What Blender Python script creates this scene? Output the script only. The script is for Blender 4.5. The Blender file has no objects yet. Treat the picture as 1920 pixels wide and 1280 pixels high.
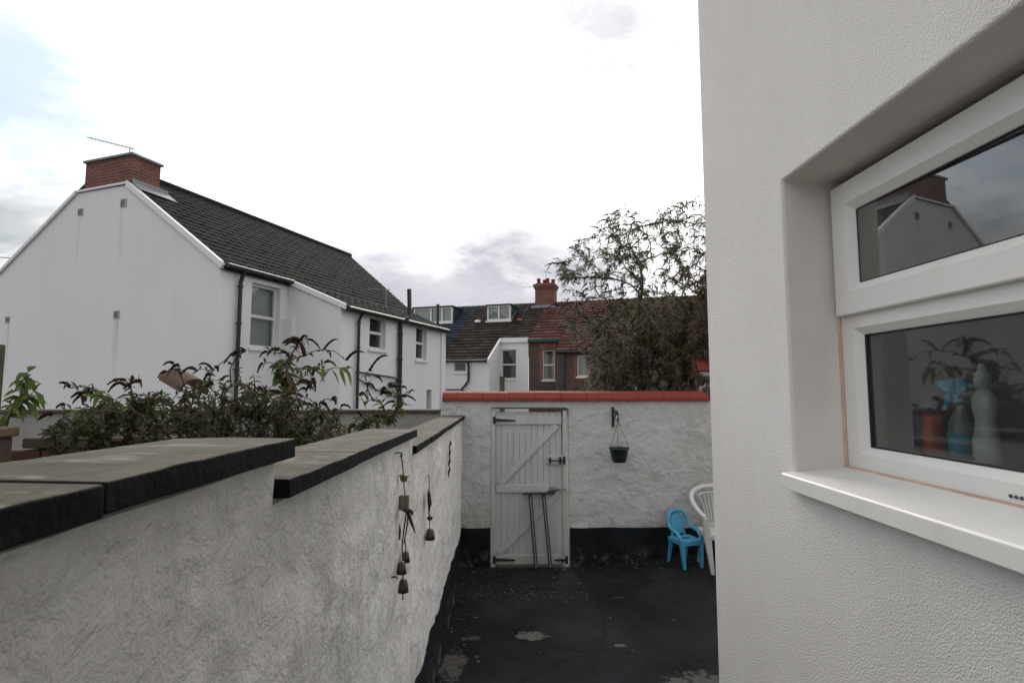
import bpy, bmesh, math, random
import numpy as np
from mathutils import Vector, Matrix, noise
rnd = random.Random(11)
V = Vector
C = bpy.context.scene
COL = C.collection

# ------------------------------------------------------------------ camera model
F, VX, VY, CZ = 1000.0, 945.0, 725.0, 2.25
PITCH = math.atan((VY-640)/F)
YAW = math.atan((960-VX)/F*math.cos(PITCH))

def ray(px, py):
    x = (px-960)/F; u = (640-py)/F
    fy = math.cos(PITCH)-u*math.sin(PITCH); z = math.sin(PITCH)+u*math.cos(PITCH)
    return V((x*math.cos(YAW)+fy*math.sin(YAW), -x*math.sin(YAW)+fy*math.cos(YAW), z))
def aty(px, py, Y):
    r = ray(px, py); t = Y/r.y; return V((r.x*t, Y, CZ+r.z*t))
def atx(px, py, X):
    r = ray(px, py); t = X/r.x; return V((X, r.y*t, CZ+r.z*t))

# ------------------------------------------------------------------ object helpers
def tag(o, label=None, cat=None, group=None, kind=None):
    if label: o['label'] = label
    if cat: o['category'] = cat
    if group: o['group'] = group
    if kind: o['kind'] = kind
    return o
def empty(name, loc=(0, 0, 0), rz=0.0):
    o = bpy.data.objects.new(name, None); COL.objects.link(o)
    o.location = loc; o.rotation_euler = (0, 0, rz); o.empty_display_size = .2
    return o

class MB:
    def __init__(s): s.v = []; s.f = []; s.m = []; s.uv = {}
    def face(s, pts, mi=0, uv=None):
        i = len(s.v); s.v += [tuple(p) for p in pts]; s.f.append(tuple(range(i, i+len(pts)))); s.m.append(mi)
        if uv: s.uv[len(s.f)-1] = uv
    def box(s, a, b, mi=0, taper=0.0):
        x0, y0, z0 = a; x1, y1, z1 = b
        i = len(s.v); t = taper
        s.v += [(x0, y0, z0), (x1, y0, z0), (x1, y1, z0), (x0, y1, z0),
                (x0+t, y0+t, z1), (x1-t, y0+t, z1), (x1-t, y1-t, z1), (x0+t, y1-t, z1)]
        for q in ((3, 2, 1, 0), (4, 5, 6, 7), (0, 1, 5, 4), (1, 2, 6, 5), (2, 3, 7, 6), (3, 0, 4, 7)):
            s.f.append(tuple(i+k for k in q)); s.m.append(mi)
    def prism(s, poly, ext, mi=0, cap=True):
        e = V(ext); n = len(poly); i = len(s.v)
        s.v += [tuple(p) for p in poly]+[tuple(V(p)+e) for p in poly]
        for k in range(n):
            s.f.append((i+k, i+(k+1) % n, i+n+(k+1) % n, i+n+k)); s.m.append(mi)
        if cap:
            s.f.append(tuple(i+k for k in range(n-1, -1, -1))); s.m.append(mi)
            s.f.append(tuple(i+n+k for k in range(n))); s.m.append(mi)
    def bar(s, p, q, w, h, up=(0, 0, 1), mi=0):
        p = V(p); q = V(q); d = (q-p).normalized(); a = d.cross(V(up))
        if a.length < 1e-4: a = d.cross(V((0, 1, 0)))
        a.normalize(); b = a.cross(d).normalized(); a *= w/2; b *= h/2
        s.prism([p-a-b, p+a-b, p+a+b, p-a+b], q-p, mi)
    def tube(s, pts, rad, n=8, mi=0, flat=None, cap=True):
        pts = [V(p) for p in pts]; m = len(pts)
        if not hasattr(rad, '__len__'): rad = [rad]*m
        i0 = len(s.v); ref = V((0, 0, 1))
        d0 = (pts[1]-pts[0]).normalized()
        if abs(d0.z) > .9: ref = V((1, 0, 0))
        a = d0.cross(ref).normalized()
        for k in range(m):
            d = (pts[min(k+1, m-1)]-pts[max(k-1, 0)])
            d = d.normalized() if d.length > 1e-9 else d0
            a = (a-d*a.dot(d)); a = a.normalized() if a.length > 1e-6 else d.orthogonal().normalized()
            b = d.cross(a)
            for j in range(n):
                t = 2*math.pi*j/n
                s.v.append(tuple(pts[k]+(a*math.cos(t)+b*math.sin(t)*(flat or 1))*rad[k]))
        for k in range(m-1):
            for j in range(n):
                q = i0+k*n+j; r = i0+k*n+(j+1) % n
                s.f.append((q, r, r+n, q+n)); s.m.append(mi)
        if cap:
            s.f.append(tuple(i0+j for j in range(n-1, -1, -1))); s.m.append(mi)
            s.f.append(tuple(i0+(m-1)*n+j for j in range(n))); s.m.append(mi)
    def lathe(s, prof, c, n=16, mi=0, axis=None, sx=1, sy=1):
        c = V(c); i0 = len(s.v); m = len(prof)
        for r, z in prof:
            for j in range(n):
                t = 2*math.pi*j/n
                s.v.append((c.x+r*sx*math.cos(t), c.y+r*sy*math.sin(t), c.z+z))
        for k in range(m-1):
            for j in range(n):
                q = i0+k*n+j; r = i0+k*n+(j+1) % n
                s.f.append((q, r, r+n, q+n)); s.m.append(mi)
        s.f.append(tuple(i0+j for j in range(n-1, -1, -1))); s.m.append(mi)
        s.f.append(tuple(i0+(m-1)*n+j for j in range(n))); s.m.append(mi)
    def build(s, name, mats, parent=None, smooth=False, bevel=0, seg=2, weld=False, angle=35):
        me = bpy.data.meshes.new(name)
        me.from_pydata(s.v, [], s.f)
        if not isinstance(mats, (list, tuple)): mats = [mats]
        for m in mats: me.materials.append(m)
        me.polygons.foreach_set('material_index', s.m)
        if s.uv:
            l = me.uv_layers.new(name='UVMap')
            for fi, uv in s.uv.items():
                p = me.polygons[fi]
                for k, li in enumerate(p.loop_indices): l.data[li].uv = uv[k]
        if weld:
            bm = bmesh.new(); bm.from_mesh(me)
            bmesh.ops.remove_doubles(bm, verts=bm.verts, dist=1e-4)
            bmesh.ops.recalc_face_normals(bm, faces=bm.faces)
            bm.to_mesh(me); bm.free()
        if smooth:
            me.polygons.foreach_set('use_smooth', [True]*len(me.polygons))
        me.update()
        o = bpy.data.objects.new(name, me); COL.objects.link(o)
        if parent: o.parent = parent
        if bevel:
            b = o.modifiers.new('Bevel', 'BEVEL'); b.width = bevel; b.segments = seg
            b.limit_method = 'ANGLE'; b.angle_limit = math.radians(angle); b.harden_normals = False
        return o

# ------------------------------------------------------------------ material helpers
class NT:
    def __init__(s, name, rough=.7, spec=.3):
        m = bpy.data.materials.new(name); m.use_nodes = True; s.mat = m; s.t = m.node_tree
        s.b = s.t.nodes['Principled BSDF']; s.out = s.t.nodes['Material Output']
        s.b.inputs['Roughness'].default_value = rough
        s.b.inputs['Specular IOR Level'].default_value = spec
        s._co = None
    def n(s, ty, **kw):
        nd = s.t.nodes.new(ty)
        for k, v in kw.items(): setattr(nd, k, v)
        return nd
    def lk(s, a, b): s.t.links.new(a, b)
    def setin(s, sock, v):
        if isinstance(v, bpy.types.NodeSocket): s.lk(v, sock)
        elif isinstance(v, tuple) and len(v) == 3 and sock.type == 'RGBA': sock.default_value = (*v, 1)
        else: sock.default_value = v
    def co(s):
        if s._co is None: s._co = s.n('ShaderNodeTexCoord').outputs['Object']
        return s._co
    def uv(s): return s.n('ShaderNodeTexCoord').outputs['UV']
    def map(s, sc=(1, 1, 1), rot=(0, 0, 0), vec=None):
        m = s.n('ShaderNodeMapping'); s.lk(vec or s.co(), m.inputs['Vector'])
        m.inputs['Scale'].default_value = sc; m.inputs['Rotation'].default_value = rot
        return m.outputs['Vector']
    def noise(s, scale, detail=4, rough=.55, vec=None, dist=0.0, out='Fac'):
        x = s.n('ShaderNodeTexNoise'); s.lk(vec or s.co(), x.inputs['Vector'])
        x.inputs['Scale'].default_value = scale; x.inputs['Detail'].default_value = detail
        x.inputs['Roughness'].default_value = rough; x.inputs['Distortion'].default_value = dist
        return x.outputs[out]
    def voro(s, scale, vec=None, feat='F1', out='Distance'):
        x = s.n('ShaderNodeTexVoronoi', feature=feat); s.lk(vec or s.co(), x.inputs['Vector'])
        x.inputs['Scale'].default_value = scale; return x.outputs[out]
    def ramp(s, fac, *stops):
        r = s.n('ShaderNodeValToRGB'); s.lk(fac, r.inputs['Fac']); e = r.color_ramp.elements
        while len(e) < len(stops): e.new(.5)
        for k, (p, c) in enumerate(stops):
            e[k].position = p; e[k].color = (c, c, c, 1) if not isinstance(c, tuple) else (*c, 1)
        return r.outputs['Color']
    def step(s, fac, a, b): return s.ramp(fac, (a, 0.0), (b, 1.0))
    def mix(s, f, a, b, mode='MIX'):
        m = s.n('ShaderNodeMix', data_type='RGBA', blend_type=mode)
        s.setin(m.inputs['Factor'], f); s.setin(m.inputs['A'], a); s.setin(m.inputs['B'], b)
        return m.outputs['Result']
    def math(s, op, a, b=0.0):
        m = s.n('ShaderNodeMath', operation=op); s.setin(m.inputs[0], a); s.setin(m.inputs[1], b)
        return m.outputs[0]
    def sep(s, v=None):
        x = s.n('ShaderNodeSeparateXYZ'); s.lk(v or s.co(), x.inputs[0]); return x.outputs
    def comb(s, x, y, z):
        c = s.n('ShaderNodeCombineXYZ')
        for k, q in enumerate((x, y, z)): s.setin(c.inputs[k], q)
        return c.outputs[0]
    def color(s, c): s.setin(s.b.inputs['Base Color'], c)
    def rough(s, c): s.setin(s.b.inputs['Roughness'], c)
    def bump(s, h, strength=.5, dist=.01, prev=None):
        b = s.n('ShaderNodeBump'); b.inputs['Strength'].default_value = strength
        b.inputs['Distance'].default_value = dist; s.lk(h, b.inputs['Height'])
        if prev: s.lk(prev, b.inputs['Normal'])
        s.lk(b.outputs[0], s.b.inputs['Normal']); return b.outputs[0]

M = {}
def simple(name, col, rough=.6, spec=.3, var=.25, sc=6, metal=0, bump=0, bs=60):
    t = NT(name, rough, spec)
    d = tuple(c*(1-var) for c in col); l = tuple(min(1, c*(1+var)) for c in col)
    t.color(t.mix(t.noise(sc, 5), d, l)); t.b.inputs['Metallic'].default_value = metal
    if bump: t.bump(t.noise(bs, 4), .6, bump)
    M[name] = t.mat; return t.mat

# fine sprayed masonry render on our house
t = NT('masonry_render', .85, .2)
c = t.mix(t.step(t.noise(1.3, 4), .35, .7), (.565, .555, .535), (.625, .615, .60))
c = t.mix(t.math('MULTIPLY', t.step(t.noise(5, 6, .65, t.map((1, 1, .3))), .5, .8), .3), c, (.50, .475, .43))
sp = t.step(t.noise(45, 2, .5), .73, .78)
c = t.mix(t.math('MULTIPLY', sp, .35), c, (.35, .31, .26))
z_ = t.sep()[2]; dr = t.math('MULTIPLY', t.ramp(t.math('DIVIDE', z_, 2.0), (.72, 0.0), (.965, .8)), t.step(t.noise(5, 5, .7, t.map((1, 3.2, .18))), .48, .74))
dr = t.math('MULTIPLY', dr, t.ramp(t.math('DIVIDE', z_, 2.0), (.97, 1.0), (.985, 0.0)))
c = t.mix(t.math('MULTIPLY', dr, .22), c, (.36, .35, .30)); t.color(c)
b1 = t.bump(t.noise(20, 3, .6), .12, .006)
b1 = t.bump(t.noise(210, 4, .65), .6, .005, b1)
t.bump(t.voro(270, vec=t.map((1, 1, 1))), .55, .0042, b1); M['render'] = t.mat

t = NT('reveal_plaster', .85, .2)
c = t.mix(t.step(t.noise(3, 5, .65), .35, .7), (.59, .565, .52), (.67, .645, .60))
c = t.mix(t.math('MULTIPLY', t.step(t.noise(60, 3, .6), .70, .75), .4), c, (.25, .2, .15)); t.color(c)
t.bump(t.noise(80, 4, .6), .3, .003); M['reveal'] = t.mat

# rough hand-trowelled plaster of the yard walls, old white paint
def plaster(name, base=(.52, .52, .505), dirt=.5, sc=1.0):
    t = NT(name, .8, .25)
    c = t.mix(t.step(t.noise(1.6, 5, .6), .3, .72), tuple(x*.88 for x in base), base)
    c = t.mix(t.math('MULTIPLY', t.step(t.noise(4.2, 9, .76, dist=.15), .47, .60), .5), c, tuple(x*.82 for x in base))
    c = t.mix(t.math('MULTIPLY', t.step(t.noise(30, 6, .75, t.map((1, 1, .7))), .5, .7), .24), c, tuple(x*.5 for x in base))
    c = t.mix(t.math('MULTIPLY', t.step(t.noise(2.2, 6, .7, t.map((1, 1, .45))), .54, .78), dirt), c, (.33, .29, .23))
    c = t.mix(t.math('MULTIPLY', t.step(t.noise(.9, 5, .65), .55, .8), dirt*.7), c, (.25, .27, .21))
    pk = t.math('MULTIPLY', t.step(t.noise(20, 5, .7, t.map((1, 1, .5))), .64, .70), t.step(t.noise(1.7, 3), .42, .60))
    c = t.mix(t.math('MULTIPLY', pk, .75), c, (.17, .13, .10))
    dp_ = t.math('MULTIPLY', t.step(t.noise(9, 5, .7, t.map((1, 1, .10))), .60, .72), t.step(t.noise(1.3, 4, .6, t.map((1, 1, .6), (.3, 0, 1))), .50, .62))
    c = t.mix(t.math('MULTIPLY', dp_, .5), c, (.27, .20, .15))
    # dirty band above the dado
    z = t.sep()[2]
    band = t.math('MULTIPLY', t.ramp(z, (.35, 1.0), (.85, .0)), t.step(t.noise(7, 5, .7, t.map((1, 1, .3))), .42, .68))
    c = t.mix(t.math('MULTIPLY', band, dirt), c, (.22, .21, .16))
    t.color(c)
    k1 = t.noise(1, 4, .6, t.map((3*sc, 3*sc, 42*sc), (.6, .3, 0)), 1.0); k2 = t.noise(1, 4, .6, t.map((3.5*sc, 3.5*sc, 46*sc), (-.75, -.4, 0)), 1.2)
    k3 = t.noise(1, 3, .6, t.map((34*sc, 34*sc, 7*sc)), .8)
    st = t.mix(t.step(t.noise(1.9*sc, 3), .40, .56), t.mix(t.step(t.noise(1.5*sc, 2, vec=t.map((1, 1, 1), (1, 2, 3))), .45, .58), k1, k2), k3)
    h1 = t.bump(t.noise(3.6*sc, 6, .6, dist=.3), .6, .06)
    h2 = t.bump(t.noise(1, 4, .6, t.map((26*sc, 26*sc, 15*sc), (.5, .2, 0)), .4), .22, .02, h1); h2 = t.bump(t.noise(9*sc, 7, .68, dist=.35), 1.0, .05, h2)
    t.bump(t.noise(90*sc, 5, .7), .45, .006, h2)
    M[name] = t.mat
plaster('yard_plaster', (.83, .815, .785), .5)
plaster('back_plaster', (.55, .552, .545), .65, .8)

# smooth painted house render (neighbour)
t = NT('house_render', .8, .2)
c = t.mix(t.noise(.5, 4), (.60, .60, .605), (.67, .67, .67))
st = t.math('MULTIPLY', t.step(t.noise(2.2, 5, .6, t.map((1, 1, .07))), .52, .8), .10)
c = t.mix(st, c, (.42, .41, .37)); x_, y_, z_ = t.sep()
c = t.mix(t.math('MULTIPLY', t.step(t.noise(.8, 6, .7), .48, .7), .15), c, (.50, .50, .49))
for (xv, zv) in ((-4.34, 6.27), (-2.93, 6.32), (-2.93, 3.76), (-6.70, 3.82)):
    mk = t.ramp(t.math('ABSOLUTE', t.math('SUBTRACT', x_, xv)), (.06, 1.0), (.12, 0.0)); zr = t.math('DIVIDE', t.math('SUBTRACT', zv, z_), 1.5)
    mk = t.math('MULTIPLY', mk, t.ramp(zr, (.0, 0.0), (.01, 1.0), (1.0, 0.0))); mk = t.math('MULTIPLY', mk, t.step(t.noise(14, 3, .5, t.map((1, 0, .03))), .42, .62))
    c = t.mix(t.math('MULTIPLY', mk, .6), c, (.36, .34, .27))
t.color(c)
t.bump(t.noise(40, 3), .25, .006); M['house'] = t.mat

# brick
def brick(name, c1, c2, mortar, sc=1.0):
    t = NT(name, .85, .2); x, y, z = t.sep()
    v = t.comb(t.math('ADD', x, y), z, 0.0)
    k = t.n('ShaderNodeTexBrick'); t.lk(v, k.inputs['Vector'])
    k.inputs['Scale'].default_value = sc; k.inputs['Brick Width'].default_value = .225
    k.inputs['Row Height'].default_value = .075; k.inputs['Mortar Size'].default_value = .009
    k.inputs['Color1'].default_value = (*c1, 1); k.inputs['Color2'].default_value = (*c2, 1)
    k.inputs['Mortar'].default_value = (*mortar, 1); k.inputs['Bias'].default_value = .1
    c = t.mix(t.math('MULTIPLY', t.step(t.noise(2.5, 5, .7), .4, .75), .65), k.outputs['Color'], (.05, .04, .035))
    t.color(c); h = t.bump(k.outputs['Fac'], .8, -.012); t.bump(t.noise(50, 4), .4, .006, h)
    M[name] = t.mat
brick('chimney_brick', (.21, .065, .048), (.15, .048, .036), (.20, .17, .15))
brick('dark_brick', (.105, .057, .042), (.07, .042, .035), (.16, .14, .12))
brick('red_brick', (.30, .08, .05), (.24, .07, .05), (.2, .17, .15))
brick('rubble_brick', (.15, .085, .06), (.11, .085, .065), (.10, .09, .08))

# roof tiles, uv = (tile column, course)
def tiles(name, col, var=.35, moss=None, alt=None):
    t = NT(name, .95, .05); u = t.uv(); fl = t.n('ShaderNodeVectorMath', operation='FLOOR'); t.lk(u, fl.inputs[0])
    w = t.n('ShaderNodeTexWhiteNoise', noise_dimensions='2D'); t.lk(fl.outputs[0], w.inputs['Vector'])
    d = tuple(c*(1-var) for c in col); l = tuple(c*(1+var) for c in col)
    c = t.mix(w.outputs['Value'], d, l)
    if alt: c = t.mix(t.step(w.outputs['Value'], .82, .86), c, alt)
    c = t.mix(t.math('MULTIPLY', t.step(t.noise(1.2, 6, .7), .45, .7), .55), c, moss or (.075, .07, .06))
    c = t.mix(t.math('MULTIPLY', t.step(t.noise(28, 4, .7), .55, .7), .35), c, tuple(x*.5 for x in col))
    t.color(c); t.bump(t.noise(50, 4), .4, .006); M[name] = t.mat
tiles('tiles_dark', (.019, .018, .017), .28, (.036, .034, .030))
tiles('tiles_brown', (.036, .028, .025), .3, (.05, .05, .038), (.06, .042, .035))
tiles('tiles_blue', (.024, .030, .042), .3, (.05, .06, .075))
tiles('tiles_red', (.078, .036, .032), .22, (.075, .05, .04), (.12, .058, .048))

# coping slabs
t = NT('coping_stone', .9, .15)
c = t.mix(t.step(t.noise(5, 6, .7), .35, .7), (.056, .049, .039), (.105, .093, .076))
c = t.mix(t.math('MULTIPLY', t.step(t.noise(38, 5, .75), .46, .66), .55), c, (.040, .034, .026))
c = t.mix(t.math('MULTIPLY', t.step(t.noise(9, 5, .7, t.map((.5, 1.6, 1), (0, 0, .4))), .57, .66), .7), c, (.21, .19, .16))
c = t.mix(t.math('MULTIPLY', t.step(t.noise(3, 5, .7), .52, .7), .6), c, (.055, .055, .035)); t.color(c)
h = t.bump(t.noise(90, 4, .7), .7, .004); t.bump(t.noise(12, 5, .7), .4, .01, h); M['coping'] = t.mat
t = NT('black_edge_paint', .8, .12)
c = t.mix(t.step(t.noise(14, 5, .7), .6, .75), (.006, .0065, .007), (.026, .026, .024)); t.color(c)
t.bump(t.noise(45, 4, .65), .6, .006); M['black_edge'] = t.mat

# dado, floor, ground
t = NT('dado_paint', .75, .15)
c = t.mix(t.step(t.noise(3, 5, .7), .4, .7), (.0055, .007, .0085), (.011, .015, .019))
z = t.sep()[2]
wear = t.math('MULTIPLY', t.step(t.noise(6, 6, .75), .50, .62), t.ramp(z, (.02, 1.0), (.3, .0)))
c = t.mix(wear, c, (.11, .10, .085)); t.color(c); t.bump(t.noise(14, 5, .65), .6, .02); M['dado'] = t.mat
t = NT('floor_paint', .8, .1)
c = t.mix(t.step(t.noise(1.1, 5, .6), .38, .66), (.009, .0105, .012), (.023, .021, .019))
c = t.mix(t.math('MULTIPLY', t.step(t.noise(2.6, 5, .6), .52, .7), .6), c, (.012, .016, .022))
x, y, z = t.sep()
def blob(cx, cy, rx, ry, edge=.55):
    a = t.math('DIVIDE', t.math('SUBTRACT', x, cx), rx); b = t.math('DIVIDE', t.math('SUBTRACT', y, cy), ry)
    d = t.math('ADD', t.math('MULTIPLY', a, a), t.math('MULTIPLY', b, b))
    nz = t.math('MULTIPLY', t.math('SUBTRACT', t.noise(9, 6, .7), .5), 3.4)
    return t.ramp(t.math('ADD', d, nz), (.42, 1.0), (.78, 0.0))
pf = t.n('ShaderNodeTexWhiteNoise')
for (cx, cy, rx, ry, k) in ((.26, 5.05, .17, .10, 1.0), (1.02, 4.86, .07, .03, .8), (1.55, 4.2, .40, .26, .7),
                            (-.28, 5.0, .1, .05, .5), (-.42, 4.55, .14, .3, .7), (1.2, 5.9, .10, .03, .3), (.4, 3.9, .6, .2, .3)):
    c = t.mix(t.math('MULTIPLY', t.math('MULTIPLY', blob(cx, cy, rx, ry), k), t.ramp(t.noise(22, 5, .7), (.3, .45), (.6, 1.0))), c, (.125, .12, .11))
sp = t.math('MULTIPLY', t.step(t.noise(24, 4, .6), .70, .73), .55)
c = t.mix(sp, c, (.10, .095, .085)); t.color(c)
t.rough(t.ramp(t.noise(1.5, 4), (.35, .62), (.65, .9)))
vd = t.voro(.75, t.map((1, 1, 1), vec=t.comb(t.math('ADD', x, t.math('MULTIPLY', t.noise(3, 5), .35)), t.math('ADD', y, t.math('MULTIPLY', t.noise(3.4, 5), .35)), 0.0)), 'DISTANCE_TO_EDGE')
ck = t.ramp(vd, (.0, 1.0), (.012, 0.0)); cc = t.b.inputs['Base Color'].links[0].from_socket; t.color(t.mix(t.math('MULTIPLY', ck, .7), cc, (.006, .006, .006)))
h = t.bump(t.noise(9, 5, .6), .4, .015); t.bump(t.noise(70, 4, .7), .5, .004, h); M['floor'] = t.mat
simple('ground_earth', (.06, .055, .045), .95, .1, .4, 2, bump=.03, bs=8)
simple('gravel_stone', (.05, .047, .044), .9, .2, .6, 9, bump=.004)
t = NT('red_coping_paint', .75, .2)
c = t.mix(t.noise(1.6, 5, .6), (.15, .026, .020), (.21, .040, .030)); c = t.mix(t.math('MULTIPLY', t.step(t.noise(7, 6, .75), .52, .7), .6), c, (.085, .030, .024))
c = t.mix(t.math('MULTIPLY', t.step(t.noise(26, 4, .7), .64, .7), .5), c, (.16, .10, .075)); t.color(c); t.bump(t.noise(30, 5, .65), .6, .005); M['red_coping_paint'] = t.mat
simple('terracotta', (.21, .12, .08), .85, .2, .4, 7, bump=.004)
t = NT('upvc', .35, .45)
c = t.mix(t.noise(2, 4), (.57, .565, .545), (.62, .615, .595)); c = t.mix(t.math('MULTIPLY', t.step(t.noise(9, 6, .75, t.map((1, 1, .5))), .5, .8), .3), c, (.46, .42, .35))
c = t.mix(t.math('MULTIPLY', t.step(t.noise(80, 3), .70, .74), .5), c, (.22, .19, .15)); t.color(c); t.rough(t.ramp(t.noise(6, 5), (.3, .3), (.7, .55))); M['upvc'] = t.mat
simple('upvc_aged', (.66, .65, .62), .4, .4, .07, 4)
simple('white_trim', (.64, .64, .635), .6, .3, .08, 3)
simple('sealant', (.42, .31, .24), .7, .3, .35, 12)
simple('rubber_black', (.015, .015, .015), .5, .3, .2)
simple('black_pipe', (.014, .014, .015), .45, .4, .3)
simple('black_iron', (.018, .016, .015), .55, .4, .4, 30)
simple('rusty_metal', (.045, .028, .02), .8, .3, .5, 30)
simple('galvanised', (.30, .31, .32), .45, .5, .2, 8, metal=.8)
simple('lead_flashing', (.20, .21, .225), .6, .4, .25, 6)
simple('green_gutter', (.018, .045, .038), .5, .35, .25)
simple('trestle_paint', (.022, .027, .03), .5, .4, .4, 12)
simple('weathered_wood', (.085, .075, .055), .9, .15, .4, 9, bump=.006, bs=30)
simple('air_brick_paint', (.36, .35, .30), .8, .2, .25, 20)
simple('vent_slot', (.06, .06, .055), .8, .2, .2)
simple('pot_plastic', (.010, .016, .015), .45, .4, .2)
simple('old_clay', (.105, .07, .052), .9, .15, .4, 9, bump=.004)
simple('cap_stone', (.15, .115, .085), .9, .15, .4, 9, bump=.006)
simple('soil', (.03, .024, .018), .95, .1, .4, 30)
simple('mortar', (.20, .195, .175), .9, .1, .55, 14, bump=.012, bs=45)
simple('concrete_grey', (.25, .25, .235), .9, .15, .3, 3, bump=.01, bs=20)
simple('blue_plastic', (.06, .29, .46), .42, .4, .10, 5)
simple('white_plastic', (.48, .48, .47), .4, .4, .08, 5)
simple('cord', (.10, .09, .08), .8, .2, .2)
simple('bell_metal', (.07, .058, .05), .45, .5, .45, 40, metal=.5)
simple('bead_brass', (.13, .10, .03), .5, .5, .3, 40, metal=.4)
simple('drift_wood', (.19, .155, .125), .9, .1, .5, 25, bump=.004)
simple('bark', (.075, .055, .04), .9, .1, .35, 14, bump=.006)
simple('green_stem', (.09, .085, .045), .8, .2, .35, 8)
simple('seed_head', (.040, .022, .016), .95, .08, .5, 30, bump=.008, bs=120)
simple('interior_wall', (.30, .29, .27), .8, .2, .1)
simple('interior_tile', (.42, .40, .37), .4, .4, .08)
simple('curtain', (.50, .44, .36), .9, .1, .2, 12)
simple('net_blind', (.50, .53, .50), .9, .1, .1, 3)
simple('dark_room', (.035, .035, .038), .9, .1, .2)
simple('bottle_red', (.75, .06, .025), .3, .5, .1)
simple('bottle_navy', (.012, .018, .07), .35, .5, .1)
simple('bottle_blue', (.04, .42, .62), .35, .5, .15)
simple('bottle_white', (.62, .66, .62), .35, .5, .05)
simple('bottle_clear', (.20, .25, .24), .15, .5, .2)
simple('bottle_label', (.05, .36, .52), .5, .3, .5, 25)
simple('print_ink', (.05, .06, .06), .6, .3, .1)
simple('bowl_brown', (.05, .03, .025), .5, .4, .2)

# painted boards of the gate
t = NT('gate_paint', .65, .3); x, y, z = t.sep()
c = t.mix(t.noise(2.5, 5), (.38, .388, .39), (.47, .472, .465))
c = t.mix(t.math('MULTIPLY', t.step(t.noise(9, 6, .7, t.map((1, 1, .12))), .5, .75), .55), c, (.27, .25, .21))
low = t.math('MULTIPLY', t.ramp(z, (.02, 1.0), (.28, 0.0)), t.step(t.noise(7, 5, .7), .35, .7))
c = t.mix(t.math('MULTIPLY', low, .7), c, (.21, .20, .13))
c = t.mix(t.math('MULTIPLY', t.step(t.noise(38, 3), .68, .72), .6), c, (.13, .11, .09)); t.color(c)
t.bump(t.noise(30, 4, .6, t.map((1, 1, .15))), .5, .005); M['gate'] = t.mat

# glass: fresnel reflection over a clear pane
def glass(name, rough=.0, gain=1.6, tint=(.9, .95, .93), film=.02):
    m = bpy.data.materials.new(name); m.use_nodes = True; nt = m.node_tree; nt.nodes.clear()
    o = nt.nodes.new('ShaderNodeOutputMaterial'); mx = nt.nodes.new('ShaderNodeMixShader')
    tr = nt.nodes.new('ShaderNodeBsdfTransparent'); gl = nt.nodes.new('ShaderNodeBsdfGlossy'); fr = nt.nodes.new('ShaderNodeFresnel')
    mu = nt.nodes.new('ShaderNodeMath'); mu.operation = 'MULTIPLY'; mu.inputs[1].default_value = gain; mu.use_clamp = True
    tr.inputs[0].default_value = (*tint, 1); gl.inputs['Roughness'].default_value = rough; fr.inputs['IOR'].default_value = 1.5
    nt.links.new(fr.outputs[0], mu.inputs[0]); nt.links.new(mu.outputs[0], mx.inputs[0])
    nt.links.new(tr.outputs[0], mx.inputs[1]); nt.links.new(gl.outputs[0], mx.inputs[2]); df = nt.nodes.new('ShaderNodeBsdfDiffuse'); df.inputs[0].default_value = (.5, .52, .5, 1); m2 = nt.nodes.new('ShaderNodeMixShader')
    tc = nt.nodes.new('ShaderNodeTexCoord'); nz = nt.nodes.new('ShaderNodeTexNoise'); nz.inputs['Scale'].default_value = 7; nz.inputs['Detail'].default_value = 7; nz.inputs['Roughness'].default_value = .7
    mr = nt.nodes.new('ShaderNodeMapRange'); mr.inputs[1].default_value = .3; mr.inputs[2].default_value = .75; mr.inputs[3].default_value = film*.5; mr.inputs[4].default_value = film*1.6
    nt.links.new(tc.outputs['Object'], nz.inputs[0]); nt.links.new(nz.outputs[0], mr.inputs[0]); nt.links.new(mr.outputs[0], m2.inputs[0])
    nt.links.new(mx.outputs[0], m2.inputs[1]); nt.links.new(df.outputs[0], m2.inputs[2]); nt.links.new(m2.outputs[0], o.inputs[0])
    M[name] = m
glass('glass_low', .03, 2.6, (.62, .66, .64), .04)
glass('glass', .012, 4.4, (.62, .66, .64), .055); glass('far_glass', .02, 2.0, (.8, .85, .85))

def foliage(name, a, b, c3, tr=.35):
    t = NT(name, .7, .15); g = t.n('ShaderNodeNewGeometry')
    c = t.ramp(g.outputs['Random Per Island'], (0, a), (.55, b), (1, c3))
    t.color(c)
    tl = t.n('ShaderNodeBsdfTranslucent'); t.lk(c, tl.inputs['Color'])
    mx = t.n('ShaderNodeMixShader'); mx.inputs[0].default_value = tr
    t.lk(t.b.outputs[0], mx.inputs[1]); t.lk(tl.outputs[0], mx.inputs[2]); t.lk(mx.outputs[0], t.out.inputs[0])
    M[name] = t.mat
foliage('leaf_dark', (.024, .034, .016), (.046, .056, .028), (.085, .065, .036))
foliage('leaf_bright', (.055, .09, .025), (.09, .13, .035), (.14, .16, .05))
foliage('leaf_tree', (.10, .112, .075), (.145, .15, .105), (.19, .165, .11), .5)
foliage('leaf_brown', (.14, .10, .072), (.165, .13, .09), (.16, .15, .095), .5)
foliage('leaf_mixed', (.035, .05, .02), (.07, .085, .03), (.12, .10, .04))

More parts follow.
